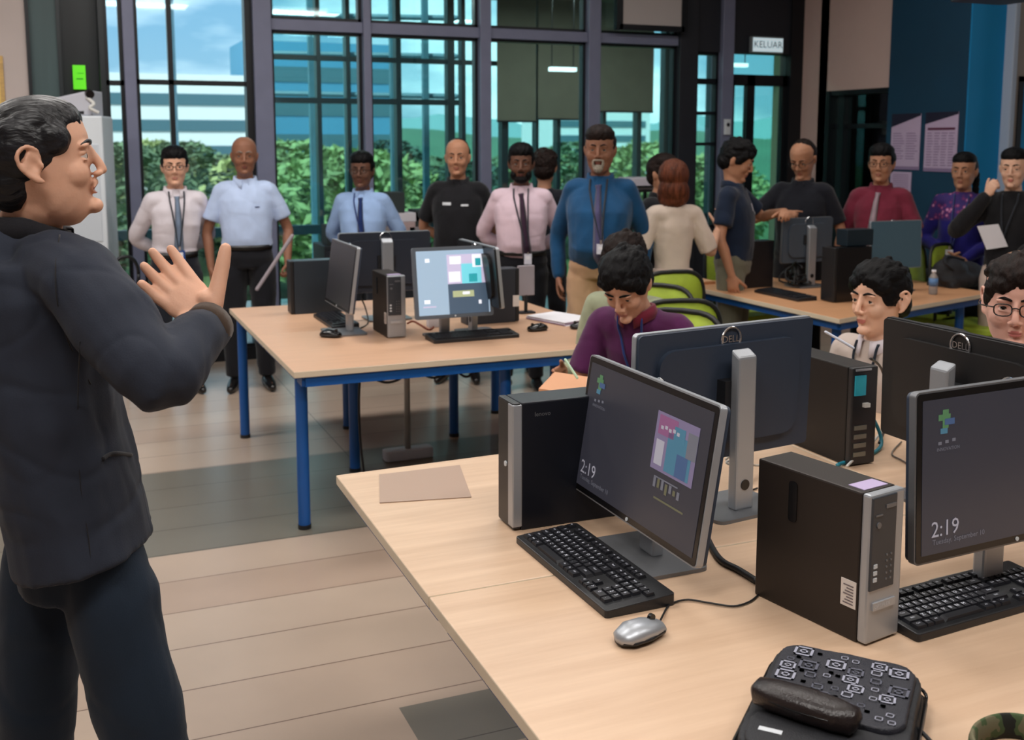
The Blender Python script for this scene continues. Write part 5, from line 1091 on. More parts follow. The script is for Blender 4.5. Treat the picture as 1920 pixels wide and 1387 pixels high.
for label, px, d, rz in (('lime green mesh-back chair with black frame just right of the bowed head', 1222, 6.0, 175), ('lime green mesh-back chair partly behind the purple shoulder, lower of two', 1244, 4.95, 165), ('lime green mesh-back chair above the glasses student, behind the black bag', 1829, 7.1, 20),
                         ('green chair back sliver behind the teal-grey monitor edge', 1752, 7.45, 10), ('green chair whose top edge shows over the black tower on the far right desk', 1400, 7.6, 8)):
    p = spot(px, d) if False else Vector((*atd(px, 600, d).xy, 0))
    o = ch0 if first[0] else copy_tree(ch0); first[0] = False; o.location = p; o.rotation_euler = (0, 0, math.radians(rz)); o['label'] = label; o['category'] = 'chair'; o['group'] = CG
# seats under the students (same kind of chair)
SEATS = []
# --- far left cabinet and things on it
p = atd(168, 500, 7.35); cbx = empty('cabinet', (p.x, p.y, 0), math.radians(-12), 'tall white cabinet behind the face of the suited speaker', 'cabinet')
bm = NB(); hw = .165; zt_ = atd(168, 218, 7.35).z; box(bm, -hw, hw, -.2, .2, .0, zt_); obj('body', bm, white, cbx, bevel=.012); bm = NB(); box(bm, -hw+.03, hw-.03, -.205, -.19, zt_*.55, zt_*.9); obj('grille', bm, mat('pale_grille', sr(190, 198, 206), .5), cbx, bevel=.004)
p2 = Vector((p.x-.06, p.y-.02, zt_)); dv_ = empty('flap_box', p2, math.radians(-20), 'pale grey box with an open slanted lid on top of the cabinet', 'box')
bm = NB(); vs = box(bm, -.24, .17, -.12, .12, .0, .08); vs[5].co.z += .09; vs[6].co.z += .09; obj('body', bm, mat('pale_lilac_plastic', sr(186, 188, 198), .55), dv_, bevel=.01)
bm = NB(); cyl(bm, (.15, -.10, .15), (.17, -.13, .14), .028, seg=20); obj('dark_knob', bm, gloss, dv_); bm = NB(); box(bm, -.10, .12, -.124, -.118, .012, .03); obj('dark_slot', bm, plb, dv_)
bm = NB(); tube(bm, [(.14, -.12, .12), (.19, -.13, .08), (.17, -.15, .05), (.22, -.13, .02)], .012, 8); obj('hose', bm, cabw, dv_)
p = Vector((*atd(240, 600, 7.2).xy, 0)); hp = empty('loop_chair', p, .2, 'white-seated folding chair with a dark hoop back beside the cabinet', 'chair')
bm = NB(); L_ = [Vector((.085*math.copysign(abs(math.cos(a))**.8, math.cos(a)), 0, .80+.125*math.sin(a))) for a in [2*PI*i/28 for i in range(29)]]; tube(bm, L_, .012, 8, curve=False); obj('hoop_back', bm, plb, hp, True)
bm = NB(); vs = box(bm, -.05, .12, -.03, 0, .42, .68); vs[4].co.x += .0; vs[0].co.x += .08; vs[3].co.x += .08; obj('seat', bm, white, hp, bevel=.006)
for x_ in (-.02, .10):
    bm = NB(); tube(bm, [(x_*.6, 0, .68), (x_, .02, .4), (x_*1.6, -.05, .0)], .010, 8); obj('leg', bm, plb, hp, True)
# --- pole with white foot under table 1
p = at(765, 858, .0); st_ = empty('floor_stand', (p.x, p.y, 0), 0, 'pale pole on a white bar foot under the front desk', 'stand')
bm = NB(); cyl(bm, (0, 0, .03), (0, 0, .708), .016); obj('pole', bm, mat('pole_grey', sr(170, 166, 160), .4, metal=.3), st_, True); bm = NB(); rbox(bm, .27, .09, .055, .02, 0); obj('foot_bar', bm, mat('foot_white', sr(196, 202, 216), .5), st_, bevel=.006)
# --- back counter, boxes, shelf with printer
ctrm = mat('counter_dark', sr(34, 38, 42), .6, var=.1)
cA, cB = atY(600, 400, 8.0).x, atY(800, 400, 8.0).x
ctb = empty('low_cabinet', ((cA+cB)/2, 8.08, 0), 0, 'low dark cabinet along the glass behind the navy tie', 'cabinet'); hw = (cB-cA)/2
bm = NB(); box(bm, -hw, hw, -.2, .2, 0, .92); obj('body', bm, ctrm, ctb, bevel=.005)
for i in range(3):
    bm = NB(); box(bm, -hw+i*2*hw/3+.01, -hw+(i+1)*2*hw/3-.01, -.215, -.2, .05, .88); dd_ = obj('door', bm, mat('counter_door', sr(44, 48, 54), .5), ctb); bm = NB(); box(bm, -hw+(i+1)*2*hw/3-.06, -hw+(i+1)*2*hw/3-.045, -.235, -.212, .5, .62); obj('handle', bm, silvd, dd_)
bxm = [mat('carton_pink', sr(176, 152, 150), .8), mat('carton_grey', sr(140, 132, 136), .8), mat('carton_dark', sr(42, 50, 50), .8), mat('carton_white', sr(206, 200, 206), .8)]
for px_, w_, h_, m_, z0_, l in ((752, .20, .16, 0, .92, 'pinkish carton on the low cabinet between light blue shirt and black polo'), (782, .16, .12, 1, .92, 'grey carton beside the black polo elbow'), (765, .24, .07, 3, 1.08, 'pale flat carton on top of the pinkish one'), (790, .13, .13, 2, 1.04, 'dark box stacked against the black polo shoulder'), (742, .12, .16, 2, 1.15, 'black box standing right of the light blue shirt'), (632, .18, .15, 2, .92, 'dark box left of the light blue shirt')):
    x_ = atY(px_, 400, 8.0).x; bm = NB(); box(bm, -w_/2, w_/2, -.1, .1, 0, h_); tag(obj('carton', bm, bxm[m_], bevel=.004, loc=(x_, 8.05, z0_)), l, 'box', 'boxes on the low cabinet')
x_ = atY(1196, 400, 7.95).x; sh_ = empty('shelf_rack', (x_, 7.95, 0), 0, 'narrow black rack between the stout visitor and the cream top', 'shelf')
for sx_ in (-1, 1):
    for sy_ in (-1, 1): bm = NB(); box(bm, sx_*.15-.012, sx_*.15+.012, sy_*.15-.012, sy_*.15+.012, 0, 1.30); obj('post', bm, chb, sh_)
for z_ in (.2, .62, .98, 1.28): bm = NB(); box(bm, -.16, .16, -.16, .16, z_, z_+.02); obj('shelf', bm, chb, sh_)
pr_ = empty('printer', (x_, 7.93, 1.30), 0, 'small white printer on top of the narrow black rack', 'printer'); bm = NB(); box(bm, -.14, .14, -.13, .13, 0, .10); obj('body', bm, mat('printer_white', sr(196, 190, 200), .5), pr_, bevel=.01); bm = NB(); box(bm, -.10, .10, -.16, -.125, .02, .035); obj('paper_tray', bm, plb, pr_)
for z_, l, m_ in ((1.0, 'pale device on the rack shelf just under the printer', 3), (.64, 'grey device on the middle shelf of the rack', 1), (.22, 'dark box on the lowest shelf of the rack', 2)):
    bm = NB(); box(bm, -.12, .12, -.11, .11, 0, .13); tag(obj('device', bm, bxm[m_], bevel=.006, loc=(x_, 7.93, z_)), l, 'device', 'devices on the rack')
# --- papers, books, bottle, bag on desks
def sheets(label, cs_, z, m_, n_=4, t_=.004, name='paper_stack'):
    r = random.Random(len(label)); P4 = [at(x, y, z) for x, y in cs_]; bm = NB(); c0 = sum(P4, Vector())/4
    for i in range(n_):
        o_ = Vector((r.uniform(-.008, .008), r.uniform(-.008, .008), 0)); lo = [bm.verts.new(Vector((p.x, p.y, z+i*t_))+o_) for p in P4]; hi = [bm.verts.new(v.co+Vector((0, 0, t_*.9))) for v in lo]
        bm.faces.new(hi).material_index = i % len(m_); bm.faces.new(lo[::-1]).material_index = i % len(m_)
        for k in range(4): bm.faces.new((lo[k], lo[(k+1) % 4], hi[(k+1) % 4], hi[k])).material_index = i % len(m_)
    return tag(obj(name, bm, m_), label, 'papers')
sheets('stack of white and lilac papers on the desk left of the purple sleeve', ((988, 598), (1060, 612), (1118, 602), (1040, 590)), DZ, [MATS['paper'], mat('lilac_cover', sr(150, 120, 150), .6)], 5)
p = at(825, 618, DZ); bm = NB(); vs = box(bm, -.035, .035, -.02, .03, 0, .05); vs[6].co.x -= .02; tag(obj('paper_tag', bm, MATS['paper'], bevel=.003, loc=(p.x, p.y+.09, DZ)), 'small folded white card under the bright small screen', 'card')
pb_ = at(1749, 552, DZ); bt_ = empty('water_bottle', (pb_.x, pb_.y, DZ), 0, 'small clear water bottle with blue label and white cap on the far right desk', 'bottle')
bm = NB(); loft(bm, [((0, 0, z_), r_, r_, (1, 0, 0)) for z_, r_ in ((0, .022), (.005, .027), (.05, .027), (.055, .025), (.06, .027), (.11, .027), (.128, .018), (.138, .012), (.142, .012))], 24); obj('body', bm, mat('clear_plastic', sr(196, 190, 188), .1, trans=.6), bt_, True)
bm = NB(); loft(bm, [((0, 0, z_), .0278, .0278, (1, 0, 0)) for z_ in (.055, .105)], 24); obj('label_band', bm, mat('bottle_blue', sr(90, 130, 180), .4), bt_, True); bm = NB(); cyl(bm, (0, 0, .140), (0, 0, .157), .014); obj('cap', bm, MATS['paper'], bt_, True)
pb_ = at(1826, 540, DZ); bg_ = empty('black_bag', (pb_.x, pb_.y+.16, DZ), math.radians(8), 'slumped black bag on the right end of the far right desk', 'bag')
bm = NB(); ell(bm, (-.06, 0, .09), (.13, .11, .10)); ell(bm, (.10, .0, .07), (.13, .12, .085)); ell(bm, (.0, -.04, .05), (.2, .1, .06)); box(bm, -.17, .19, -.11, .09, .0, .03); link('body', organic(bm, .01, 6, folds(.008, 9, 2), 'bag'), nyl, bg_)
bm = NB(); tube(bm, [(-.14, -.08, .12), (-.2, -.06, .17), (-.1, .0, .2), (.05, -.02, .17)], .01, 8); obj('strap', bm, nyl, bg_, True); bm = NB(); cyl(bm, (.12, -.115, .06), (.12, -.135, .065), .012, seg=16); obj('badge', bm, silvd, bg_)
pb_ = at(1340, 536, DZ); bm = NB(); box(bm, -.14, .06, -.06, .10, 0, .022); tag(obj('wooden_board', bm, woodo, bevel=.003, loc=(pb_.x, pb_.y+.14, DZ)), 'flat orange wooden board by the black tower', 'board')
pb_ = at(1598, 462, 1.07); bm = NB(); box(bm, -.10, .10, -.05, .05, 0, .10); tag(obj('small_box', bm, mat('dark_teal_box', sr(16, 34, 44), .4), bevel=.004, loc=(pb_.x+.06, pb_.y+.05, 1.0715)), 'small dark teal box on top of the plain black tower', 'box')
# grey box on a thin stand behind the dark grey tower
q_ = atd(986, 540, 5.95); gs_ = empty('document_stand', (q_.x, q_.y, DZ), 0, 'pale grey rectangular panel on a thin stand between tower and dark trousers', 'stand'); bm = NB(); box(bm, -.05, .05, -.01, .01, .10, .27); obj('panel', bm, mat('pale_grey_panel', sr(150, 142, 148), .6), gs_, bevel=.004); bm = NB(); cyl(bm, (.0, 0, .0), (.0, 0, .11), .010); rbox(bm, .1, .08, .008, .02, 0); obj('stem', bm, plb, gs_)
# ------------------------------------------------------------------ the people
def hair_short(mt=hairblack, low=0.0, amp=.0035, **k):
    return dict(mat=mt, amp=amp, parts=[((0, .017, .034), (.086, .100, .094)), ((0, -.010, .078), (.080, .092, .060)), ((0, -.045, .082), (.058, .050, .034)), ((0, .05, -.02), (.070, .062, .062))], **k)
def hair_messy(mt=hairblack, **k):
    r = random.Random(4); P = [((0, .018, .034), (.088, .100, .094)), ((0, -.004, .076), (.080, .094, .058)), ((0, .05, -.02), (.076, .066, .065)), ((.02, -.072, .066), (.052, .024, .024)), ((-.028, -.074, .058), (.036, .022, .026)), ((.05, -.052, .05), (.032, .034, .03)), ((-.058, -.04, .045), (.026, .034, .034)), ((.062, -.02, .02), (.024, .04, .04)), ((-.064, -.015, .015), (.022, .036, .04))]
    for i in range(26):
        a = r.uniform(0, 2*PI); b = r.uniform(.2, 1.4); P.append(((.084*math.cos(a)*math.cos(b), .01+.092*math.sin(a)*math.cos(b), .045+.085*math.sin(b)), (.013, .02, .014)))
    return dict(mat=mt, amp=.005, freq=90, parts=P, **k)
hair_bald = dict(mat=hairgrey, amp=.001, parts=[((0, .036, .0), (.0765, .076, .058))])
def hair_reced(mt=hairdark, **k): return dict(mat=mt, amp=.003, parts=[((0, .030, .030), (.083, .088, .088)), ((0, .022, .068), (.070, .076, .058)), ((0, .05, -.02), (.070, .062, .062))], **k)
def hair_pulled(mt=hairblack, tail=None, **k):
    P = [((0, .020, .032), (.082, .095, .088)), ((0, -.006, .076), (.077, .090, .056)), ((0, -.036, .074), (.064, .056, .042)), ((0, .05, -.015), (.070, .062, .06)), ((0, .115, .02), (.032, .03, .032))]
    if tail: P += [((tail*.05, .10, -.03-.03*i), (.024, .022, .03)) for i in range(5)]
    return dict(mat=mt, amp=.002, parts=P, **k)
BEARD = [((0, -.060, -.098), (.044, .040, .026)), ((.045, -.038, -.07), (.022, .045, .034)), ((-.045, -.038, -.07), (.022, .045, .034)), ((0, -.094, -.052), (.026, .008, .005)), ((0, -.072, -.085), (.03, .026, .012))]
GOATEE = [((0, -.082, -.098), (.026, .022, .024)), ((.026, -.086, -.072), (.007, .012, .024)), ((-.026, -.086, -.072), (.007, .012, .024))]
MOUST = [((0, -.0955, -.0535), (.029, .010, .0065))]
def facing(p, tx, ty):      # heading so that local -Y points at (tx, ty)
    return math.atan2(ty-p.y, tx-p.x) + PI/2
def behind(J, H, wide=1.0):
    k = H/1.75
    for s, n in ((1, 'L'), (-1, 'R')):
        J['el'+n] = Vector((s*.25*wide, .11, 1.13))*k; J['wr'+n] = Vector((s*.07, .19, .99))*k; J['hd'+n] = Vector((-s, .0, -.25)); J['pn'+n] = Vector((0, 1, 0))
    return J
def spot(px, d):            # floor point under a pixel column at a distance
    p = atd(px, 600, d); return Vector((p.x, p.y, 0))
Z = Vector
# --- row of visitors, left to right
def visitor(label, px, d, H, skin, top, bottom, hair, G=1.0, belly=0, turn=0, pose='behind', mod=None, **kw):
    p = spot(px, d); f = facing(p, kw.pop('tx', -.9*ct+1.9*st), kw.pop('ty', .9*st+1.9*ct)) + math.radians(turn)
    J = std_joints(H, G, .96+.1*(G-1))
    if pose == 'behind': behind(J, H, G)
    J['hM'] = (kw.pop('hy', 0), kw.pop('hp', 0), kw.pop('hr', 0))
    if mod: mod(J, H/1.75)
    return person(label, p, f, J, MATS['skin_'+skin], top, bottom, hair, G, belly, group='visitors standing in a row at the back', **kw)
TR = lambda m, **k: dict(mat=MATS[m], **k)
M_ = MATS
def lean_l(J, k): 
    for q in ('upper', 'neck', 'head', 'shL', 'shR', 'chest'): J[q] += Z((0.02, -.03, 0))*k
visitor('person in white shirt with grey tie and blue badge, hands behind back', 333, 7.15, 1.64, 'light',
        dict(mat=M_['white_shirt'], tuck=True, sleeve='long', extras=[tie(M_['tie_grey'], .52), lanyard(M_['lanyard_black'], .40, 0, M_['card_blue'], .065, .09), ]), TR('dark_trousers', belt=True, w=1.05), hair_short(glasses=True), turn=8, hy=-.1, mod=lean_l)
def arms_down(J, k):
    J['elR'] = Z((-.265, .04, 1.12))*k; J['wrR'] = Z((-.245, -.04, .86))*k; J['elL'] = Z((.28, .05, 1.13))*k; J['wrL'] = Z((.27, -.08, .90))*k; J['hdL'] = Z((0, -.5, -1)); J['hdR'] = Z((.05, -.25, -1))
v2, _, _, _ = visitor('bald person in pale blue short-sleeved shirt holding a rolled paper at the left side', 468, 7.25, 1.715, 'brown',
        dict(mat=M_['pale_blue_shirt'], tuck=True, sleeve='short', extras=[chest_mark(.075, .05, .03, .007, M_['tie_navy'])], box=1.05), TR('black_trousers', belt=True, w=1.1), hair_bald, G=1.06, belly=.015, pose='', mod=arms_down, turn=4, hand=dict(L=dict(curl=1.1), R=dict(curl=.5)))
visitor('person in light blue long-sleeved shirt with navy tie behind the large computer screen', 684, 7.6, 1.60, 'dark',
        dict(mat=M_['blue_shirt'], tuck=True, sleeve='long', extras=[tie(M_['tie_navy'], .55, .03), lanyard(M_['lanyard_blue'], .3, .02, None, both=False)]), TR('dark_trousers'), hair_short(glasses=True), G=1.08, belly=.03, turn=-6)
visitor('person in black polo shirt with two small white chest emblems', 860, 7.5, 1.70, 'tan',
        dict(mat=M_['black_polo'], sleeve='short', slen=.78, extras=[chest_mark(-.065, .07, .06, .02, M_['mark_white']), chest_mark(.06, .06, .05, .014, M_['mark_white'])], box=1.05), TR('black_trousers'), hair_reced(), G=1.08, belly=.02, turn=2)
visitor('bearded person in pale pink shirt with dark plum tie, hands behind back', 977, 7.2, 1.66, 'dark',
        dict(mat=M_['pink_shirt'], tuck=True, sleeve='long', extras=[tie(M_['tie_plum'], .56, .05), lanyard(M_['lanyard_black'], .44, .05, M_['card_white'], .05, .07)]), TR('black_trousers', belt=True), hair_short(beard=BEARD), G=1.12, belly=.03, turn=8)
visitor('stout grey-bearded person in teal blue shirt and khaki trousers', 1122, 6.5, 1.765, 'brown',
        dict(mat=M_['teal_shirt'], tuck=True, sleeve='long', collarmat=M_['teal_shirt'], extras=[tie(M_['tie_slate'], .50, .03), lanyard(M_['lanyard_black'], .36, .04, M_['card_white'], .05, .06)]), TR('khaki', G=1.12, w=1.2), hair_short(hairdark, beard=GOATEE+MOUST, beardmat=beardgrey), G=1.16, belly=.08, turn=6, chub=1.08, pose='', head_s=1.03,
        mod=lambda J, k: [J.update({'el'+n: Z((s*.27, .10, 1.10))*k, 'wr'+n: Z((s*.25, .02, .86))*k}) for s, n in ((1, 'L'), (-1, 'R'))])
# --- group talking by the door
p = spot(1258, 6.6); J = std_joints(1.57, .86, .9)
J['elR'] = Z((.0, 0, 0)); k = 1.57/1.75
J['elR'] = Z((.26, .06, 1.14))*k  # rewritten below for the back view
J['elL'] = Z((.255, .04, 1.13))*k; J['wrL'] = Z((.20, -.12, 1.02))*k; J['hdL'] = Z((-.4, -1, .1)); J['pnL'] = Z((-1, 0, 0))
J['elR'] = Z((-.27, .02, 1.13))*k; J['wrR'] = Z((-.40, -.14, 1.28))*k; J['hdR'] = Z((-.3, -.2, 1)); J['pnR'] = Z((.3, -1, 0)); J['hM'] = (-.35, 0, 0)
person('person seen from behind with reddish-brown hair, cream top and cream trousers', p, math.radians(180-10), J, M_['skin_light'], dict(mat=M_['cream_top'], sleeve='short', slen=.95, collar=False, kind='top', name='blouse', hem=J['pelvis']+Z((0, 0, .03)), box=.9), TR('cream_trousers', w=1.15, flare=1.3, G=.95),
       dict(mat=hairbrown, amp=.004, stretch=(1.3, 1.3, .2), parts=[((0, .018, .030), (.092, .102, .095)), ((0, .05, -.06), (.088, .066, .085)), ((.055, .02, -.08), (.04, .06, .075)), ((-.055, .02, -.08), (.04, .06, .075)), ((0, .055, -.12), (.075, .045, .05))]), .86, 0, group='visitors talking by the glass door')
p = spot(1372, 7.0); J = std_joints(1.69, 1.0); k = 1.69/1.75
J['elR'] = Z((-.26, .03, 1.13))*k; J['wrR'] = Z((-.25, -.05, .88))*k; J['elL'] = Z((.30, -.12, 1.24))*k; J['wrL'] = Z((.13, -.31, 1.29))*k; J['hdL'] = Z((-1, -.25, -.1)); J['pnL'] = Z((0, .2, -1)); J['hM'] = (.12, .35, 0)
person('person in navy polo shirt looking at a raised left wrist, beside the glass door', p, math.radians(32+10), J, M_['skin_tan'], dict(mat=M_['navy_shirt'], sleeve='short', collarmat=M_['navy_shirt'], extras=[chest_mark(.06, .04, .04, .02, M_['mark_white']), chest_mark(0, .08, .02, .05, M_['card_white'])]), TR('olive_trousers', w=1.1), hair_messy(), 1.05, .01, group='visitors talking by the glass door', hand=dict(L=dict(curl=.8)))
p = spot(1495, 7.5); J = std_joints(1.69, 1.06); k = 1.69/1.75
J['elR'] = Z((-.32, -.14, 1.20))*k; J['wrR'] = Z((-.06, -.33, 1.26))*k; J['hdR'] = Z((1, -.2, .05)); J['pnR'] = Z((0, .4, -1)); J['elL'] = Z((.28, .05, 1.12))*k; J['wrL'] = Z((.27, -.02, .86))*k; J['hM'] = (-.1, .4, 0)
person('person in black polo shirt pointing at a wristwatch, left of the pale door post', p, math.radians(-58+5), J, M_['skin_tan'], dict(mat=M_['black_shirt'], sleeve='short', collarmat=M_['black_shirt'], slen=.8), TR('black_trousers'), hair_reced(glasses=True), 1.12, .03, group='visitors talking by the glass door', hand=dict(R=dict(curls=[.1, .9, 1.1, 1.1])))
visitor('person in maroon shirt with striped lanyard by the window wall', 1640, 7.4, 1.655, 'tan', dict(mat=M_['maroon_shirt'], tuck=True, sleeve='short', slen=.85, collarmat=M_['maroon_shirt'], extras=[tie(M_['tie_silver'], .5, -.03)]), TR('black_trousers'), hair_short(glasses=True), G=1.04, belly=.02, turn=2, pose='',
        mod=lambda J, k: [J.update({'el'+n: Z((s*.27, .0, 1.12))*k, 'wr'+n: Z((s*.10, -.20, .98))*k, 'hd'+n: Z((-s, -.3, -.3))}) for s, n in ((1, 'L'), (-1, 'R'))])
def dress_zone(x, y, z): return z > 1.155
visitor('person in blue blouse with a pink and purple floral yoke, dark hair tied back', 1793, 7.45, 1.60, 'tan', dict(mat=[M_['blue_dress'], M_['floral_yoke']], sleeve='long', collar=False, name='blouse', zone=dress_zone, hem=Z((0, 0, .82)), box=1.1, extras=[lanyard(M_['lanyard_blue'], .40, -.04, M_['card_white'], .05, .07)]), TR('dark_trousers'), hair_pulled(tail=1.0), G=.98, turn=4, hy=-.12, pose='',
        mod=lambda J, k: [J.update({'el'+n: Z((s*.26, .02, 1.12))*k, 'wr'+n: Z((s*.06, -.20, .98))*k, 'hd'+n: Z((-s, -.3, -.3))}) for s, n in ((1, 'L'), (-1, 'R'))])
def hand_to_face(J, k):
    J['elR'] = Z((-.33, -.12, 1.20))*k; J['wrR'] = Z((-.13, -.17, 1.45))*k; J['hdR'] = Z((.5, -.15, 1)); J['pnR'] = Z((.5, 1, 0))
    J['elL'] = Z((.27, .04, 1.13))*k; J['wrL'] = Z((.12, -.20, 1.07))*k; J['hdL'] = Z((-.8, -.6, -.25)); J['pnL'] = Z((0, .3, -1))
visitor('person in black jacket raising a hand to the face and holding a white sheet', 1884, 6.95, 1.635, 'fair', dict(mat=M_['black_jacket'], sleeve='long', kind='jacket', name='jacket', collar=False, hem=Z((0, 0, .84)), extras=[lanyard(M_['lanyard_black'], .30, -.02, M_['card_white'], .03, .05)]), TR('cream_trousers'), hair_pulled(), G=.95, turn=4, hp=.05, pose='', mod=hand_to_face, hand=dict(R=dict(curl=1.0), L=dict(curl=.8)))
# --- hidden ones
p = spot(1020, 7.75); J = std_joints(1.62); person('person with dark bushy hair standing behind the pink shirt and the teal shirt', p, math.radians(150), J, M_['skin_tan'], TR('black_shirt', sleeve='long', collar=False), TR('black_trousers'), hair_messy(hairdark), .9, 0, group='people mostly hidden behind the visitors', legs=True)
p = spot(1236, 7.3); J = std_joints(1.585); person('person whose face just shows behind the reddish-brown hair', p, math.radians(28), J, M_['skin_tan'], TR('black_polo', sleeve='short'), TR('black_trousers'), hair_short(hairdark), .9, 0, group='people mostly hidden behind the visitors')

# --- the boy writing, leg crossed
def seated(H, hipz=.50, lean=.1):
    J = std_joints(H); k = J['k']; o = Z((0, 0, 0))
    J['pelvis'] = Z((0, 0, hipz+.06)); J['waist'] = Z((0, -.02*lean*5, hipz+.17)); J['chest'] = Z((0, -.05*lean*8, hipz+.33*k)); J['upper'] = Z((0, -.085*lean*8, hipz+.46*k)); J['neck'] = Z((0, -.11*lean*8, hipz+.55*k)); J['head'] = Z((0, -.14*lean*8, hipz+.70*k))
    for s, n in ((1, 'L'), (-1, 'R')):
        J['sh'+n] = J['upper'] + Z((s*.17, 0, .02))*k; J['hp'+n] = Z((s*.09, -.02, hipz+.02)); J['kn'+n] = Z((s*.13, -.43*k, hipz+.02)); J['an'+n] = Z((s*.13, -.42*k, .09)); J['el'+n] = J['sh'+n]+Z((s*.05, -.04, -.28)); J['wr'+n] = J['el'+n]+Z((-s*.05, -.22, 0)); J['hd'+n] = Z((0, -1, -.1))
    return J
ph = atd(1176, 500, 3.95); J = seated(1.70, .53, .16); k = J['k']
fb = math.radians(-55)
J['hM'] = (0.05, .62, 0); J['head'] += Z((0, -.05, -.035))
J['elR'] = J['shR']+Z((-.07, -.08, -.27)); J['wrR'] = J['elR']+Z((.08, -.22, .0)); J['hdR'] = Z((.35, -1, -.1)); J['pnR'] = Z((.2, -.2, -1))
J['elL'] = J['shL']+Z((.06, -.08, -.27)); J['wrL'] = J['elL']+Z((-.14, -.20, .0)); J['hdL'] = Z((-.6, -1, -.1)); J['pnL'] = Z((0, 0, -1))
J['knR'] = Z((-.10, -.42, .62)); J['anR'] = Z((.16, -.66, .60)); J['toe'] = {'R': Z((.13, -.10, .06))}
Rb = Matrix.Rotation(fb, 3, 'Z'); base = ph - Rb @ J['head']; base.z = 0
boy, boyM, boys, _ = person('student in purple polo shirt with striped collar, head bowed, writing on a pad', base, fb, J, M_['skin_light'], dict(mat=M_['purple_polo'], sleeve='short', collarmat=M_['maroon_collar'], extras=[lanyard(M_['lanyard_blue'], .30, .01, None)]), TR('denim', sit=True, belt=False), hair_messy(glasses=False), .92, 0, shoe_mat=M_['shoe_slate'], group='seated students', voxel=.0048, hand=dict(R=dict(curl=.95), L=dict(curl=.7)))
hid = spot(1182, 4.95); J = seated(1.72, .46, .05); J['hM'] = (0, .3, 0)
person('person in sage green shirt hidden behind the bowed head of the purple polo', Vector((at(1128, 560, 1.0).x, at(1128, 560, 1.0).y, 0)) if False else hid, math.radians(-60), J, M_['skin_tan'], TR('sage_shirt', sleeve='long'), TR('black_trousers', sit=True), hair_messy(hairdark), 1.0, 0, group='seated students')
# --- student in cream shirt
J = seated(1.70, .46, .05); ph = atd(1650, 545, 3.80); fb = math.radians(-90+6); J['hM'] = (.05, .02, 0)
Rb = Matrix.Rotation(fb, 3, 'Z'); base = ph - Rb @ J['head']; base.z = 0
J['elR'] = J['shR']+Z((-.05, -.05, -.28)); J['wrR'] = J['elR']+Z((.03, -.23, .02)); J['hdR'] = Z((.1, -1, 0)); J['elL'] = J['shL']+Z((.05, -.05, -.28)); J['wrL'] = J['elL']+Z((-.03, -.23, .02)); J['hdL'] = Z((-.1, -1, 0))
person('student in cream grey shirt looking left, black fringe over the forehead', base, fb, J, M_['skin_fair'], dict(mat=M_['grey_shirt'], sleeve='short', collarmat=M_['white_shirt'], slen=.95, extras=[lanyard(M_['lanyard_black'], .30, 0, None)]), TR('black_trousers', sit=True), hair_messy(), .95, 0, group='seated students', voxel=.0045, detail=True)
# --- student with glasses at the right edge
J = seated(1.72, .56, .05); ph = atd(1912, 546, 3.0); fb = math.radians(-52); J['hM'] = (0, .08, 0); base = ph - Matrix.Rotation(fb, 3, 'Z') @ J['head']; base.z = 0
J['elR'] = J['shR']+Z((-.05, -.03, -.28)); J['wrR'] = J['elR']+Z((.03, -.22, -.02)); J['hdR'] = Z((.1, -1, 0)); J['elL'] = J['shL']+Z((.05, -.03, -.28)); J['wrL'] = J['elL']+Z((-.03, -.22, -.02)); J['hdL'] = Z((-.1, -1, 0))
person('round-faced student with dark-rimmed glasses and short curly dark hair at the right edge', base, fb, J, M_['skin_rosy'], dict(mat=M_['white_shirt'], sleeve='short'), TR('black_trousers', sit=True), hair_messy(hairdark, glasses=True), 1.15, .03, group='seated students', voxel=.0042, chub=1.16, detail=True, head_s=.98)
# --- the speaker, near left
J = std_joints(1.78, 1.0); k = J['k']
org = atd(120, 700, 2.08); org.z = 0
fs = math.radians(90-22.8+15)+0   # heading to the right and a little away
Ri = Matrix.Rotation(fs, 4, 'Z').inverted()
L = lambda px, py, d: Ri @ (atd(px, py, d) - org)
J['head'] = L(78, 304, 2.05); J['neck'] = L(55, 425, 2.08); J['upper'] = L(42, 480, 2.09); J['chest'] = L(75, 640, 2.10); J['waist'] = L(110, 820, 2.10); J['pelvis'] = L(136, 1010, 2.10)
J['shR'] = L(150, 528, 1.95); J['elR'] = L(298, 706, 1.86); J['wrR'] = L(398, 604, 2.05)
J['shL'] = L(-40, 500, 2.26); J['elL'] = L(-60, 760, 2.33); J['wrL'] = L(20, 900, 2.45)
toC = (Ri.to_3x3() @ RT), (Ri.to_3x3() @ UP), (Ri.to_3x3() @ FW)
J['hdR'] = toC[0]*-.68 + toC[1]*.56 + toC[2]*.22; J['pnR'] = toC[2]*-1 + toC[1]*.35 + toC[0]*.25
J['hdL'] = toC[0]*.5 + toC[1]*.2
J['hpR'] = L(192, 1050, 2.02); J['hpL'] = L(84, 1040, 2.18); J['knR'] = L(300, 1500, 2.0); J['anR'] = Z((J['knR'].x, J['knR'].y+.02, .09)); J['knL'] = L(58, 1500, 2.2); J['anL'] = Z((J['knL'].x, J['knL'].y+.02, .09))
J['xa'] = Z((1, 0, 0)); J['hM'] = (math.radians(4), math.radians(-9), 0)
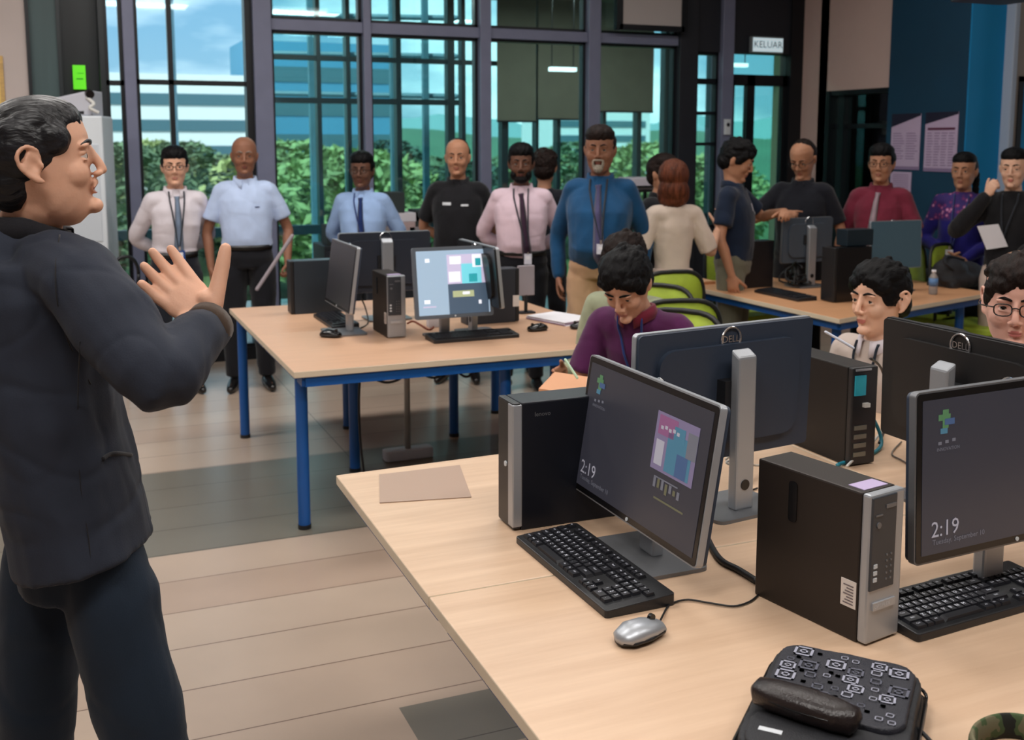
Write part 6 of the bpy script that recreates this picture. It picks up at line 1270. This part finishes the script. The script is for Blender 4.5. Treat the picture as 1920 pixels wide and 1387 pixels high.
def jacket_bits(root, on, J, k, rb):
    # cuff lining and buttons on the near sleeve
    bm = NB(); w_, e_ = J['wrR'], J['elR']; d = (w_-e_).normalized()
    loft(bm, [(w_-d*.035, .047, .047, None), (w_-d*.004, .047, .047, None)], 20); sl_ = obj('sleeve_cuff', bm, [M_['cuff_brown']], root, True)
    ri = root.matrix_basis.inverted() if False else Matrix.Rotation(-fs, 4, 'Z')
    jm = next(o for o in root.children if o.name.startswith('jacket')); bv = BVHTree.FromPolygons([v.co.copy() for v in jm.data.vertices], [list(p.vertices) for p in jm.data.polygons]); cl = Ri @ (CAM - org)
    def onj(px, py, off=.002):
        d = (L(px, py, 2.0)-cl).normalized(); h = bv.ray_cast(cl, d); return (h[0] if h[0] is not None else L(px, py, 2.0)) - d*off
    for nm, path, w_ in (('pocket_slit', [(192, 861), (205, 852), (222, 850), (246, 853)], .0045), ('side_seam', [(150, 640), (146, 760), (150, 900), (166, 1010), (172, 1080)], .0011), ('armhole_seam', [(112, 440), (104, 500), (108, 570), (132, 650), (170, 720)], .0014)):
        bm = NB(); tube(bm, [onj(*p) for p in path], w_, 6); obj(nm, bm, [M_['dark_lining']], root, True)
speaker, spM, sps, _ = person('person in black suit seen from behind, hair slicked back, raising an open right hand', org, fs, J, M_['skin_light'],
    dict(mat=M_['suit'], sleeve='long', kind='jacket', name='jacket', hem=L(164, 1022, 2.10), voxel=.006, collar=True, collarmat=M_['dark_lining'], box=1.2, extras=[jacket_bits]), dict(mat=M_['suit_trousers'], w=1.06, rise=.03, G=.92),
    dict(mat=hairslick, amp=.0025, voxel=.0035, freq=110, stretch=(1, .12, .55), parts=[((0, .022, .032), (.0880, .095, .089)), ((0, -.001, .072), (.075, .090, .058)), ((0, .058, -.03), (.068, .058, .060)), ((0, .115, -.01), (.040, .045, .045)), ((.0, .09, .03), (.055, .05, .05)), ((.054, -.030, .040), (.029, .036, .038)), ((-.054, -.030, .040), (.029, .036, .038))]),
    1.08, .0, voxel=.0035, head_s=.885, detail=True, mouth=1.0, fold=.009, hand=dict(R=dict(size=1.12, fat=1.22, curls=[.12, .20, .26, .30], spread=.12, thumb=.85, tcurl=.05, seg=14)))
# ------------------------------------------------------------------ seats under the students, things in hands
def put_chair(label, p, rz):
    o = copy_tree(ch0); o.location = p; o.rotation_euler = (0, 0, rz); o['label'] = label; return o
for nm, who in (('green-backed chair under the writing student', boy), ):
    pass
def in_person(root, v): return Matrix.Rotation(root.rotation_euler[2], 3, 'Z') @ Vector(v) + Vector(root.location)
ppl = {o['label'].split(' ')[0]+o['label'][:40]: o for o in bpy.data.objects if o.parent is None and 'category' in o.keys() and o['category'] == 'person'}
for key, label in (('student in purple polo', 'green mesh-back chair under the writing student in purple'), ('student in cream grey', 'green mesh-back chair under the student in cream grey shirt'), ('round-faced student', 'green mesh-back chair under the student with glasses'), ('person in sage', 'green mesh-back chair under the hidden person in sage green')):
    o = next(o for o in bpy.data.objects if o.parent is None and str(o.get('label', '')).startswith(key))
    q = in_person(o, (0, .03, -.015)); put_chair(label, (q.x, q.y, 0), o.rotation_euler[2])
# rolled paper in the bald visitor's hand
hb = in_person(v2, (.26, -.13, .80)); e1, e2 = atd(548, 442, 7.05), atd(482, 542, 6.95)
bm = NB(); limb(bm, [e1, e2], [.013, .013], 12); tag(obj('rolled_paper', bm, mat('rolled_grey', sr(150, 140, 146), .6)), 'long pale rolled paper held slanting by the bald visitor', 'paper')
# white sheet of the black-jacket visitor
q = [atd(x, y, 6.85) for x, y in ((1832, 424), (1872, 420), (1890, 462), (1850, 468))]
bm = NB(); f = [bm.verts.new(p) for p in q]; g = [bm.verts.new(p+Vector((st, ct, 0))*.002) for p in q]; bm.faces.new(f); bm.faces.new(g[::-1])
for i in range(4): bm.faces.new((f[i], f[(i+1) % 4], g[(i+1) % 4], g[i]))
tag(obj('paper_sheet', bm, MATS['paper']), 'white sheet of paper hanging from the hand of the black-jacketed visitor', 'paper')
# pad and pen of the writing student
pp = [atd(x, y, d) for x, y, d in ((1010, 738, 3.35), (1105, 726, 3.25), (1120, 708, 3.5), (1040, 716, 3.6))]; zc = sum(p.z for p in pp)/4
bm = NB(); lo = [bm.verts.new((p.x, p.y, zc-.006)) for p in pp]; hi = [bm.verts.new((p.x, p.y, zc+.006)) for p in pp]; bm.faces.new(hi); bm.faces.new(lo[::-1])
for i in range(4): bm.faces.new((lo[i], lo[(i+1) % 4], hi[(i+1) % 4], hi[i]))
tag(obj('writing_pad', bm, mat('pad_paper', sr(206, 150, 112), .6)), 'orange-brown writing pad on the lap of the student in purple', 'notepad')
bm = NB(); a, c = atd(1060, 674, 3.42), atd(1082, 708, 3.40); limb(bm, [a, c], [.0045, .0045], 10); pn_ = tag(obj('pen', bm, mat('pen_mint', sr(190, 224, 196), .4), None, True), 'pale mint pen in the hand of the student in purple', 'pen')
bm = NB(); a, c = atd(1548, 622, 3.15), atd(1600, 652, 3.15); limb(bm, [a, c], [.004, .004], 10); tag(obj('pen', bm, mat('pen_white', sr(214, 220, 236), .3), None, True), 'white and blue pen pointing left in front of the cream grey shirt', 'pen')
